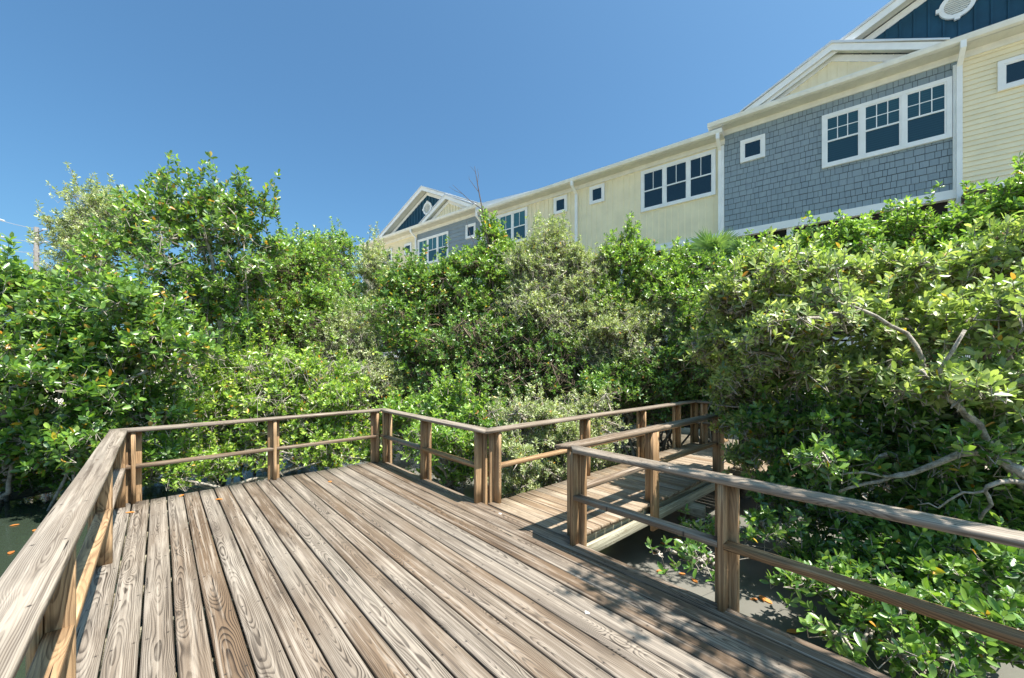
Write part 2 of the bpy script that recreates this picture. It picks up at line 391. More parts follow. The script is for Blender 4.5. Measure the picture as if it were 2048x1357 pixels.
# ------------------------------------------------------------------ decks
X0, X1, YF, YN = -0.3725, 2.725, 6.17, -2.6
PIT = 0.1475
deck = empty("viewing_deck", (0, 0, 0), label="weathered grey-brown wooden viewing deck filling the foreground, boards running away from the viewer", cat="deck")
b = WB()
for i in range(21):
    xc = X0 + PIT * (i + .5)
    tone = [.2, .4, .3, .5, .7, .25, .6, .3, .65, .2, .45, .25, .75, .3, .55, .15, .3, .8, .4, .85, .75][i]
    b.bar((xc, YN, -0.019), (xc, YF + random.uniform(-.006, .006), -0.019), (1, 0, 0), 0.1368, 0.038, 28, 0.0075, 0.0022, tone + random.uniform(-.05, .05), crown=random.uniform(-.001, .002))
b.build("decking", MAT['deck'], deck)
b = WB()
b.bar((X0 + .03, YN, -.13), (X0 + .03, YF - .02, -.13), (0, 0, 1), 0.18, 0.038, 4)
b.bar((X1 - .03, YN, -.13), (X1 - .03, YF - .02, -.13), (0, 0, 1), 0.18, 0.038, 4)
b.bar((X0 + .055, YF - .03, -.13), (X1 - .055, YF - .03, -.13), (0, 0, 1), 0.18, 0.038, 4)
b.build("rim_joist", MAT['beam'], deck)
for y in np.arange(-2.2, 5.9, 0.61):
    WB().bar((X0 + .06, y, -.13), (X1 - .06, y, -.13), (0, 0, 1), 0.17, 0.038, 2).build("joist", MAT['beam'], deck)
for x in (X0 + .25, X1 - .25):
    for y in (-1.5, 1.0, 3.4, 5.7):
        MB().tube([(x, y, -.23), (x, y, WATER - .5)], .10, 12).build("piling", MAT['bark_brown'], deck, True)

WX1 = 7.95
YR, YL = 2.26, 3.47
walk = empty("boardwalk", (4, 2.9, 0), label="narrow wooden boardwalk with crosswise boards leaving the deck on its right side", cat="boardwalk")
walk.location = (0, 0, 0)
b = WB(); x = X1 + .012; i = 0
while x < WX1 - .1:
    e = random.uniform(-.012, .012)
    b.bar((x + .070, YR + e, -.019), (x + .070, YL + random.uniform(-.01, .01), -.019), (1, 0, 0), 0.137, 0.038, 4, 0.006, 0.001, random.uniform(.05, .9))
    x += .1475; i += 1
b.build("decking", MAT['walk'], walk)
b = WB(); y = YR - .012
while y > 1.3:      # landing that turns right behind the leaves
    b.bar((6.55, y - .07, -.019), (7.92, y - .07, -.019), (0, 1, 0), 0.139, 0.038, 4, 0.006, 0.001, random.uniform(.05, .7)); y -= .1475
b.build("landing_decking", MAT['walk'], walk)
WB().bar((X1 + .02, YR + .075, -.125), (6.5, YR + .075, -.125), (0, 0, 1), 0.17, 0.038, 6).build("stringer", MAT['beam'], walk)
WB().bar((X1 + .02, YL - .06, -.125), (7.9, YL - .06, -.125), (0, 0, 1), 0.17, 0.038, 6).build("stringer", MAT['beam'], walk)
WB().bar((X1 + .045, YR + .012, -.175), (6.55, YR + .012, -.175), (0, 0, 1), 0.115, 0.038, 6).build("fascia", MAT['beam'], walk)
for x in (5.15, 7.3):
    WB().bar((x, YR - .16, -.315), (x, YL + .1, -.315), (0, 0, 1), 0.165, 0.06, 3).build("cross_beam", MAT['beam'], walk)
    for y in (YR + .12, YL - .15):
        MB().tube([(x + .14, y, -.22), (x + .14, y, WATER - .5)], .095, 12).build("piling", MAT['bark_brown'], walk, True)

# ------------------------------------------------------------------ railings
TOP = 0.838; MID = 0.43
def tpost(parent, px, py, ax, inn, zb=-0.30):
    """T-shaped post: flange plank outside the deck edge, web plank standing on the boards.
       ax: rail direction, inn: direction to the deck; (px, py) on the deck edge"""
    ax = Vector(ax).to_3d(); inn = Vector(inn).to_3d(); P = Vector((px, py, 0))
    b = WB(); t = random.uniform(.2, .9)
    b.bar(P - inn * .0195 + Vector((0, 0, zb)), P - inn * .0195 + Vector((0, 0, TOP - .0385)), ax, .139, .038, 4, .005, .001, t)
    b.bar(P + inn * .046 + Vector((0, 0, 0.0005)), P + inn * .046 + Vector((0, 0, TOP - .039)), inn, .089, .038, 4, .005, .0008, random.uniform(.1, .7))
    return b.build("post", MAT['post'], parent)
def rail_run(name_label, edge_pts, inn, posts, ends=(0, 0), mid=True, cat="railing", capmat='rail'):
    """edge_pts: two points on the deck edge; posts: distances along; ends: mitre of the cap"""
    a = Vector(edge_pts[0]).to_3d(); c = Vector(edge_pts[1]).to_3d(); ax = (c - a).normalized(); inn3 = Vector(inn).to_3d()
    r = empty("railing", (0, 0, 0), label=name_label, cat=cat)
    L = (c - a).length
    for d in posts:
        P = a + ax * d; tpost(r, P.x, P.y, ax.to_2d(), inn)
    co = inn3 * .032
    e0, e1 = ends
    b = WB(); z = Vector((0, 0, TOP - .019))
    b.bar(a + co + ax * e0[0] + z, c + co + ax * e1[0] + z, inn3, .148, .038, max(4, int(L * 4)), .009, .0025, random.uniform(.1, .55), e0[1], e1[1])
    b.build("top_rail", MAT[capmat], r)
    zz = Vector((0, 0, MID - .019)); mi = inn3 * .047
    ds = sorted(posts); cuts = [(e0[2] if len(e0) > 2 else 0)] + list(ds) + [L + (e1[2] if len(e1) > 2 else 0)]
    for p, q in zip(cuts[:-1], cuts[1:]):
        s0 = p + (.0195 if p in ds else 0); s1 = q - (.0195 if q in ds else 0)
        if s1 - s0 < .12: continue
        WB().bar(a + mi + ax * s0 + zz, a + mi + ax * s1 + zz, inn3, .089, .038, max(3, int((s1 - s0) * 4)), .005, .0015, random.uniform(.2, .95)).build("mid_rail", MAT[random.choice(('post', 'rail'))], r)
    return r
# cap half width .074, its centre .032 inside the deck edge: outer face at -.042, inner at +.106
# left railing along X0 (runs away from viewer)
rail_run("long wooden railing on the left edge of the deck, right beside the viewer", [(X0 + .012, -2.6), (X0 + .012, YF)], (1, 0), [1.2, 3.55, 5.15 - .0, 7.0, 8.62],
         ((0, 0), (-.032, -1)))
rail_run("wooden railing across the far edge of the deck, between the two far corners", [(X0, YF), (X1, YF)], (0, -1), [.16, 1.54, 2.96],
         ((.032, 1), (-.032, -1)))
rail_run("short wooden railing from the far right corner of the deck to the boardwalk opening", [(X1, YF), (X1, YL)], (-1, 0), [.16, 1.375, 2.60],
         ((.032, 1), (.032, 1, -.05)))
rail_run("wooden railing on the far side of the boardwalk", [(X1, YL), (8.1, YL)], (0, -1), [.12, 1.75, 3.25, 4.50, 5.25],
         ((-.032, -1), (0, 0)))
rail_run("wooden railing on the near side of the boardwalk, its corner post beside the opening", [(X1, YR), (6.4, YR)], (0, 1), [.065, 1.43, 3.32],
         ((-.032, -1), (0, 0)))
rail_run("wooden railing on the right edge of the deck, dappled by leaf shadows", [(X1, YR), (X1, -2.6)], (-1, 0), [.075, 1.28, 3.1, 4.7],
         ((.032, 1), (0, 0)))
rail_run("wooden railing at the end of the boardwalk, half hidden by leaves", [(7.95, YL), (7.95, 1.2)], (-1, 0), [.2, 1.0, 1.2, 2.2],
         ((.032, 1), (0, 0)))

# ------------------------------------------------------------------ houses
TH = math.atan2(0.6214, -0.7835)           # facade direction in camera frame
fd = Vector((cY * -0.78347 + sY * 0.62143, -sY * -0.78347 + cY * 0.62143, 0)).normalized()
P0 = at(1919, 729, 8.97)
BZ = EYE - WATER + 0.1                     # facade heights are given above the eye
frz = math.atan2(fd.y, fd.x)               # local x = along the row, local y = out of the wall towards the viewer
GZ = WATER - 0.1
def house(t0, label):
    return empty("townhouse", (P0.x + fd.x * t0, P0.y + fd.y * t0, GZ), frz, label=label, cat="townhouse")
def lap(mb, x0, x1, z0, z1, ex=0.114):
    z = z0
    while z < z1 - .01:
        zz = min(z + ex, z1)
        mb.prism([(0.0, z + .006), (0.014, z + .006), (0.023, z), (0.023, z + .005), (0.004, zz), (0.0, zz)], 0, x0, x1); z += ex
def batten(mb, x0, x1, z0, z1, sp=0.205):
    mb.box(x0, x1, 0, .006, z0, z1)
    x = x0 + .1
    while x < x1 - .03:
        mb.box(x, x + .045, .006, .030, z0, z1); x += sp
def shakes(mb, x0, x1, z0, z1, ex=0.163):
    rnd = random.Random(int(x0 * 10 + z0 * 7)); z = z0
    mb.box(x0, x1, -.002, .004, z0, z1, .0)  # dark backing stands in for the shadow between courses and shingles
    while z < z1 - .02:
        x = x0; zz = min(z + ex, z1)
        while x < x1 - .01:
            wd = rnd.choice([.09, .11, .14, .16, .19]); xe = min(x + wd, x1)
            if x1 - xe < .06: xe = x1
            dz = rnd.uniform(-.006, .006); t = .021 + rnd.uniform(-.003, .002)
            mb.prism([(.004, z + dz), (t, z + dz), (.009, zz - .010), (.004, zz - .010)], 0, x + .0045, xe - .0045, .30 + .45 * rnd.random()); x = xe
        z += ex
def window(par, xa, xb, za, zb, sashes=1, munt=(3, 2), blind=0.0, trim=.085):
    """casing outer box xa..xb, za..zb (local); sashes side by side, each double hung"""
    f = MB(); t = trim
    f.box(xa, xb, .002, .065, zb - t, zb); f.box(xa, xb, .002, .070, za, za + t)
    f.box(xa, xa + t, .002, .065, za + t, zb - t); f.box(xb - t, xb, .002, .065, za + t, zb - t)
    W = (xb - xa - 2 * t); mw = .075
    sw = (W - mw * (sashes - 1)) / sashes
    for k in range(1, sashes):
        x = xa + t + k * sw + (k - 1) * mw; f.box(x, x + mw, .002, .062, za + t, zb - t)
    win = f.build("window", MAT['white'], par)
    s = MB(); gl = MB()
    for k in range(sashes):
        x = xa + t + k * (sw + mw); x2 = x + sw; z1_, z2_ = za + t, zb - t
        r = .035
        s.box(x, x + r, .002, .050, z1_, z2_); s.box(x2 - r, x2, .002, .050, z1_, z2_)
        s.box(x + r, x2 - r, .002, .050, z1_, z1_ + r); s.box(x + r, x2 - r, .002, .050, z2_ - r, z2_)
        if sashes > 1:
            zm = (z1_ + z2_) / 2 - .02
            s.box(x + r, x2 - r, .002, .052, zm - .02, zm + .02)
            nx, nz = munt
            for i in range(1, nx):
                xx = x + r + (sw - 2 * r) * i / nx; s.box(xx - .009, xx + .009, .002, .043, zm + .02, z2_ - r)
            for i in range(1, nz):
                zz = zm + .02 + (z2_ - r - zm - .02) * i / nz; s.box(x + r, x2 - r,   .002, .0425, zz - .009, zz + .009)
            gl.box(x + r, x2 - r, .002, .0355, zm + .02, z2_ - r, blind); gl.box(x + r, x2 - r, .002, .0335, z1_ + r, zm - .02, blind * .45)
        else:
            gl.box(x + r, x2 - r, .002, .0345, z1_ + r, z2_ - r, 0.0)
    s.build("sash", MAT['white'], win); gl.build("pane", MAT['glass'], win)
    return win
def gutter(par, x0, x1, ztop, zwall):
    """gutter trough, soffit, frieze board"""
    g = MB(); g.prism([(.36, ztop - .13), (.45, ztop - .115), (.47, ztop - .05), (.475, ztop), (.455, ztop), (.45, ztop - .02), (.36, ztop - .02)], 0, x0, x1)
    g.build("gutter", MAT['gutter'], par)
    s = MB(); zs = ztop - .135
    s.box(x0, x1, .0, .355, zs - .012, zs)
    x = x0 + .05
    while x < x1 - .06:
        s.box(x, x + .006, .03, .35, zs - .018, zs - .012); x += .11
    s.build("soffit", MAT['soffit'], par)
    MB().box(x0, x1, .0, .045, zs - .16, zs - .013).build("frieze_board", MAT['gutter'], par)
def downspout(par, x, ztop, z0):
    d = MB()
    pts = [(x, .42, ztop - .1), (x, .42, ztop - .22), (x, .09, ztop - .42), (x, .09, z0)]
    d.box(x - .045, x + .045, .375, .455, ztop - .24, ztop - .08)
    d.prism([(.375, ztop - .24), (.455, ztop - .24), (.125, ztop - .46), (.045, ztop - .46)], 0, x - .045, x + .045)
    d.box(x - .045, x + .045, .047, .125, z0, ztop - .46)
    d.build("downspout", MAT['white'], par)
def roof_main(par, x0, x1, ztop, slope=.40, depth=5.0):
    r = MB(); r.prism([(.40, ztop - .02), (.40, ztop + .01), (-depth, ztop + slope * depth), (-2 * depth, ztop), (-2 * depth, ztop - .1), (-.0, ztop - .1)], 0, x0, x1)
    x = x0 + .2
    while x < x1:
        r.prism([(.38, ztop + .013), (.38, ztop + .045), (-depth, ztop + slope * depth + .035), (-depth, ztop + slope * depth + .003)], 0, x, x + .025); x += .42
    return r.build("roof", MAT['metalroof'], par)
def gable(par, xc, hw, rise, zb, yface, yover, mat, sp, back=5.0, clip=None, depth=.16):
    """triangular gable: clad face at yface, rake boards to yover, roof slabs running back"""
    k = rise / hw
    f = MB(); ih = hw - .30; ir = k * ih
    f.prism([(xc - ih, zb - .02), (xc + ih, zb - .02), (xc, zb + ir)], 1, -back * .2, yface)
    x = xc - ih + .12
    while x < xc + ih - .1:
        zt = zb + ir - k * abs(x + .02 - xc) - .02
        if zt > zb + .05: f.box(x, x + .04, yface, yface + .026, zb - .02, zt)
        x += sp
    f.build("gable_face", mat, par)
    tr = MB()
    for sgn in (-1, 1):
        # frieze on the face
        def quad(z_hi, z_lo, y0, y1):
            a = [(xc, zb + rise + z_hi), (xc + sgn * (rise + z_hi) / k, zb), (xc + sgn * (rise + z_lo) / k, zb), (xc, zb + rise + z_lo)]
            tr.prism(a, 1, y0, y1)
        quad(-.17, -.34, yface + .001, yface + .030)
        quad(-.02, -.19, yover - .03, yover)
    tr.build("rake_trim", MAT['white'], par)
    so_ = MB()
    for sgn in (-1, 1):
        a = [(xc, zb + rise - .12), (xc + sgn * (rise - .12) / k, zb), (xc + sgn * (rise - .14) / k, zb), (xc, zb + rise - .14)]
        so_.prism(a, 1, yface + .031, yover - .031)
    so_.build("rake_soffit", MAT['soffit'], par)
    rf = MB()
    for sgn in (-1, 1):
        a = [(xc, zb + rise + .045), (xc + sgn * (hw + .05), zb + .02), (xc + sgn * (hw + .05), zb - .018), (xc, zb + rise - .018)]
        rf.prism(a, 1, -back, yover + .03)
    rf.build("gable_roof", MAT['metalroof'], par)
def vent(par, x, z, y, r=.30):
    v = MB(); n = 28
    for k in range(n):
        a0, a1 = 2 * math.pi * k / n, 2 * math.pi * (k + 1) / n
        p = [(math.cos(a0), math.sin(a0)), (math.cos(a1), math.sin(a1))]
        v.prism([(x + p[0][0] * r, z + p[0][1] * r), (x + p[1][0] * r, z + p[1][1] * r), (x + p[1][0] * r * .72, z + p[1][1] * r * .72), (x + p[0][0] * r * .72, z + p[0][1] * r * .72)], 1, y, y + .05)
    for sx, sz in ((1, 0), (-1, 0), (0, 1), (0, -1)):
        v.box(x + sx * r - .045, x + sx * r + .045, y, y + .06, z + sz * r - .045, z + sz * r + .045)
    o = v.build("gable_vent", MAT['white'], par)
    s = MB(); q = -r * .7
    while q < r * .7:
        hwd = math.sqrt(max(0, (r * .73) ** 2 - q * q))
        s.prism([(y + .002, z + q), (y + .03, z + q), (y + .015, z + q + .035), (y + .002, z + q + .035)], 0, x - hwd, x + hwd); q += .045
    s.build("louvre", MAT['gutter'], o)

def body(par, x0, x1, ztop, zlow, fin, wallname="wall", mat=None):
    """upper storey wall, band and the recessed porch below"""
    MB().box(x0 + .001, x1 - .001, -9.0, -.003, zlow + .2, ztop).build("upper_storey", MAT['cream'], par)
    m = MB(); fin(m, x0, x1, zlow + .2, ztop - .17)
    m.build(wallname, MAT[mat or ('shake' if fin is shakes else 'cream')], par)
    t = MB(); t.box(x0, x1, 0, .05, zlow, zlow + .2); t.box(x0, x1, -.3, -.001, zlow, zlow + .19)
    t.build("band_board", MAT['white'], par)
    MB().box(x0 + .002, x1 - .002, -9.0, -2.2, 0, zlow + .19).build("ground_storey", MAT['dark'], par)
    p = MB()
    for x in np.linspace(x0 + .09, x1 - .09, 4):
        p.box(x - .075, x + .075, -.17, -.02, 0, zlow - .001)
    p.box(x0, x1, -.13, -.05, 1.0 + 2.0, 3.08)
    p.build("porch_post", MAT['white'], par)
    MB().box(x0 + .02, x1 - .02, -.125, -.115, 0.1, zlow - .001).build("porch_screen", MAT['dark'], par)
    MB().box(x0, x1, -2.2, -.02, 2.75, 2.95).build("porch_floor", MAT['white'], par)

zW, zL = BZ + 6.98 + .12, BZ + 3.78
def sec(t0, t1, label, kind):
    h = house(t0, label); L = t1 - t0
    return h, L
wt, wb = BZ + 6.57, BZ + 5.18
# nearest cream house with lap siding
h, L = sec(-4.9, 0, "cream townhouse with horizontal lap siding and navy gable, at the right edge", 0)
body(h, 0, L, BZ + 7.08, zL, lap)
gutter(h, -.1, L, BZ + 7.19, 0); roof_main(h, 0, L, BZ + 7.19)
window(h, L - 1.18, L - .55, BZ + 5.93, BZ + 6.57)
window(h, L - 4.7, L - 2.4, wb, wt, 3)
gable(h, L + .02, 4.05, 1.93, BZ + 7.19, .02, .40, MAT['blue'], .24)
vent(h, L + .05, BZ + 8.14, .04, .29)
MB().box(L - .5, L, .0, .5, BZ + 3.6, BZ + 3.77).build("porch_beam", MAT['brownpanel'], h)
# grey shake house
h, L = sec(0, 4.78, "nearest blue-grey shingled townhouse, with a triple window under a small cream gable", 1)
body(h, 0, L, BZ + 7.08, zL, shakes, "shingle_wall")
gutter(h, 0.0, 5.15, BZ + 7.19, 0); roof_main(h, 0, L, BZ + 7.19)
MB().box(L + .001, 5.14, -.3, .36, BZ + 7.03, BZ + 7.06).build("eave_return", MAT['soffit'], h)
window(h, .12, 2.46, wb, wt, 3, (3, 2), .36); window(h, 3.73, 4.35, BZ + 5.92, wt)
gable(h, 2.26, 1.98, .955, BZ + 7.195, .22, .47, MAT['cream'], .20, 3.0)
MB().box(0.0, .11, .02, .06, zL + .2, BZ + 6.8).build("corner_trim", MAT['white'], h)
downspout(h, .02, BZ + 7.17, 3.0)
# cream batten house (near)
h, L = sec(4.78, 9.77, "cream board-and-batten townhouse with dark triple window, directly left of the nearest blue-grey shingled one", 2)
body(h, 0, L, BZ + 6.82, zL, batten)
gutter(h, -.02, L, BZ + 6.93, 0); roof_main(h, 0, L, BZ + 6.93)
window(h, 5.01 - 4.78, 7.32 - 4.78, wb, wt, 3, (2, 1)); window(h, 8.66 - 4.78, 9.25 - 4.78, BZ + 5.92, wt)
MB().box(0.0, .12, .02, .06, zL + .2, BZ + 6.6).build("corner_trim", MAT['white'], h)
downspout(h, .10, BZ + 6.9, 3.0)
# cream batten house (middle)
h, L = sec(9.77, 14.72, "cream board-and-batten townhouse in the middle of the row, its triple window half behind treetops", 3)
body(h, 0, L, BZ + 6.82, zL, batten)
gutter(h, 0, L, BZ + 6.93, 0); roof_main(h, 0, L, BZ + 6.93)
window(h, 12.12 - 9.77, 14.45 - 9.77, wb, wt, 3, (2, 1), .9); window(h, .45, 1.05, BZ + 5.92, wt)
downspout(h, .02, BZ + 6.9, 3.0); downspout(h, L - .05, BZ + 6.9, 3.0)
m = MB(); m.prism([(1.4, BZ + 6.94), (4.95, BZ + 6.94), (4.95, BZ + 7.20)], 1, -1.2, .43); m.build("roof_saddle", MAT['metalroof'], h)
# far grey house
h, L = sec(14.72, 19.4, "distant blue-grey townhouse under the small cream gable, between two cream houses", 4)
body(h, 0, L, BZ + 7.08, zL, lambda m_, a_, b_, c_, d_: lap(m_, a_, b_, c_, d_, .2), "wall", "greylap")
gutter(h, -.35, L, BZ + 7.19, 0); roof_main(h, 0, L, BZ + 7.19)
window(h, 15.09 - 14.72, 15.73 - 14.72, BZ + 5.92, wt); window(h, 16.94 - 14.72, 19.31 - 14.72, wb, wt, 3, (2, 1), .9)
gable(h, 16.71 - 14.72, 1.9, .955, BZ + 7.195, .22, .47, MAT['cream'], .20, 3.0)
# farthest cream house
h, L = sec(19.4, 24.6, "farthest cream townhouse with navy gable and round vent, at the row's left end", 5)
body(h, 0, L, BZ + 7.08, zL, lap)
gutter(h, 0, L, BZ + 7.19, 0); roof_main(h, 0, L, BZ + 7.19)
window(h, .45, 1.05, BZ + 5.92, wt); window(h, 2.2, 4.5, wb, wt, 3, (2, 1))
gable(h, 18.56 - 19.4, 4.05, 1.90, BZ + 7.19, .02, .40, MAT['blue'], .24)
vent(h, 18.5 - 19.4, BZ + 8.06, .04, .33)
downspout(h, .02, BZ + 7.17, 3.0); downspout(h, L - .1, BZ + 7.17, 3.0)

# ------------------------------------------------------------------ power pole
pp = at(73, 455, 27); pole = empty("power_pole", (pp.x, pp.y, WATER), label="pale concrete power pole with white insulators, above the treetops on the left", cat="power pole")
MB().tube([(0, 0, 0), (0, 0, pp.z - WATER)], [.19, .125], 12).build("shaft", MAT['concrete'], pole, True)
right = Vector((cY, -sY, 0))
for k, dz in enumerate((-.15, -1.0, -1.75)):
    zt = pp.z - WATER + dz; a = MB()
    a.tube([right * .1 + Vector((0, 0, zt - .2)), right * .45 + Vector((0, 0, zt - .05))], .035, 6); a.build("bracket", MAT['concrete'], pole)
    i_ = MB(); c0 = right * .42 + Vector((0, 0, zt))
    for q in range(4): i_.tube([c0 + right * (.09 * q), c0 + right * (.09 * q + .05)], .055, 8)
    i_.build("insulator", MAT['porcelain'], pole, True)
    w_ = MB(); far = Vector(at(-60, [415, 455, 480][k], 27)); far = far - Vector((pp.x, pp.y, WATER)); st = c0
    pts = [st.lerp(far, q / 8) + Vector((0, 0, -.5 * math.sin(math.pi * q / 8) * .5)) for q in range(9)]
    w_.tube(pts, .018, 5); w_.build("wire", MAT['wire'], pole)
    j = st.lerp(far, .53 if k else .53) + Vector((0, 0, -.22)); i2 = MB()
    jd = (far - st).normalized()
    for q in range(3): i2.tube([j + jd * (.13 * q), j + jd * (.13 * q + .08)], .065, 8)
    i2.build("insulator", MAT['porcelain'], pole, True)

# ------------------------------------------------------------------ vegetation
def leaf_tpl(kind, wd):
    h = wd / 2
    if kind == 'near':
        xs = [.22, .50, .78]; hw = [.72 * h, h, .78 * h]
        v = [(0, 0, 0)] + [(x, -q, .10 * wd) for x, q in zip(xs, hw)] + [(1, 0, -.04)] + [(x, q, .10 * wd) for x, q in zip(xs[::-1], hw[::-1])] + [(x, 0, -.02 - .03 * (x - .5) ** 2) for x in xs]
        # 0 base,1-3 right,4 tip,5-7 left(rev),8-10 midrib
        f = [(0, 1, 8), (0, 8, 7), (1, 2, 9, 8), (8, 9, 6, 7), (2, 3, 10, 9), (9, 10, 5, 6), (3, 4, 10), (10, 4, 5)]
    elif kind == 'mid':
        v = [(0, 0, 0), (.38, -.85 * h, .12 * wd), (.75, -.9 * h, .10 * wd), (1, 0, -.03), (.75, .9 * h, .10 * wd), (.38, .85 * h, .12 * wd)]
        f = [(0, 1, 2, 3), (0, 3, 4, 5)]
    else:
        v = [(0, 0, 0), (.55, -h, .1 * wd), (1, 0, 0), (.55, h, .1 * wd)]
        f = [(0, 1, 2), (0, 2, 3)]
    return np.array(v, np.float32), f

def unit(a): return a / np.maximum(np.linalg.norm(a, axis=-1, keepdims=True), 1e-6)

def leaves(tips, dirs, nleaf, L, wd, kind, rng, spread=(.55, 1.35)):
    """rosette of nleaf leaves at every tip -> verts, loops, totals, lr, ly"""
    N = len(tips); M = N * nleaf
    T = np.repeat(tips, nleaf, 0); D = unit(np.repeat(dirs, nleaf, 0) + rng.normal(0, .10, (M, 3)))
    ref = np.where(np.abs(D[:, 2:3]) > .9, np.array([[1., 0, 0]]), np.array([[0, 0, 1.]]))
    e1 = unit(np.cross(D, ref)); e2 = np.cross(D, e1)
    k = np.tile(np.arange(nleaf), N); ph = k * 2.399 + np.repeat(rng.random(N) * 6.28, nleaf) + rng.normal(0, .25, M)
    th = spread[0] + (spread[1] - spread[0]) * (k / max(1, nleaf - 1)) + rng.normal(0, .16, M)
    rad = e1 * np.cos(ph)[:, None] + e2 * np.sin(ph)[:, None]
    l = D * np.cos(th)[:, None] + rad * np.sin(th)[:, None]
    l[:, 2] -= .10 * rng.random(M); l = unit(l)
    nrm = unit(D - l * (D * l).sum(1, keepdims=True)); nrm = unit(nrm + rng.normal(0, .68, (M, 3))); nrm = unit(nrm - l * (nrm * l).sum(1, keepdims=True))
    s = np.cross(nrm, l)
    T = T - D * (k[:, None] * L * .10) + rng.normal(0, L * .05, (M, 3))
    tv, tf = leaf_tpl(kind, wd); sc = L * rng.uniform(.62, 1.15, M)
    bend = rng.uniform(-.05, .14, M)
    x = tv[:, 0][None] * sc[:, None]; y = tv[:, 1][None] * sc[:, None]; z = (tv[:, 2][None] - bend[:, None] * tv[:, 0][None] ** 2) * sc[:, None]
    V = T[:, None] + x[..., None] * l[:, None] + y[..., None] * s[:, None] + z[..., None] * nrm[:, None]
    nv = len(tv); base = (np.arange(M) * nv)[:, None]
    flat = np.concatenate([np.array(q) for q in tf]); tot = np.array([len(q) for q in tf])
    loops = (base + flat[None]).ravel(); totals = np.tile(tot, M)
    clump = np.repeat(rng.normal(0, .16, N), nleaf)
    lr = np.clip(rng.normal(.46, .27, M) + clump - .12 * (k / nleaf), 0, 1); ly = rng.random(M)
    return V.reshape(-1, 3), loops, totals, np.repeat(lr, nv), np.repeat(ly, nv)

def prisms(p0, p1, r0, r1):
    """three-sided twigs"""
    N = len(p0); d = unit(p1 - p0); ref = np.where(np.abs(d[:, 2:3]) > .9, np.array([[1., 0, 0]]), np.array([[0, 0, 1.]]))
    e1 = unit(np.cross(d, ref)); e2 = np.cross(d, e1); V = []
    for P, r in ((p0, r0), (p1, r1)):
        for a in (0, 2.094, 4.189): V.append(P + (e1 * math.cos(a) + e2 * math.sin(a)) * np.asarray(r).reshape(-1, 1))
    V = np.stack(V, 1).reshape(-1, 3)
    f = np.array([0, 1, 4, 3, 1, 2, 5, 4, 2, 0, 3, 5]); loops = ((np.arange(N) * 6)[:, None] + f[None]).ravel()
    return V, loops, np.full(N * 3, 4)

def merge(parts):
    V = []; Lp = []; T = []; o = 0
    for v, l, t in parts:
        V.append(v); Lp.append(np.asarray(l) + o); T.append(t); o += len(v)
    return np.concatenate(V), np.concatenate(Lp), np.concatenate(T)

def limb(rng, a, b_, r0, r1, n=5, sag=.12, sides=7):
    a = np.array(a); b_ = np.array(b_); L = np.linalg.norm(b_ - a); pts = []
    o1 = rng.normal(0, sag * L, 3); o2 = rng.normal(0, sag * L * .5, 3)
    for i in range(n + 1):
        f = i / n; pts.append(a + (b_ - a) * f + o1 * math.sin(math.pi * f) * .5 + o2 * math.sin(2 * math.pi * f) * .5 + (rng.normal(0, .012 * L, 3) if 0 < i < n else 0))
    return pts, np.linspace(r0, r1, n + 1)

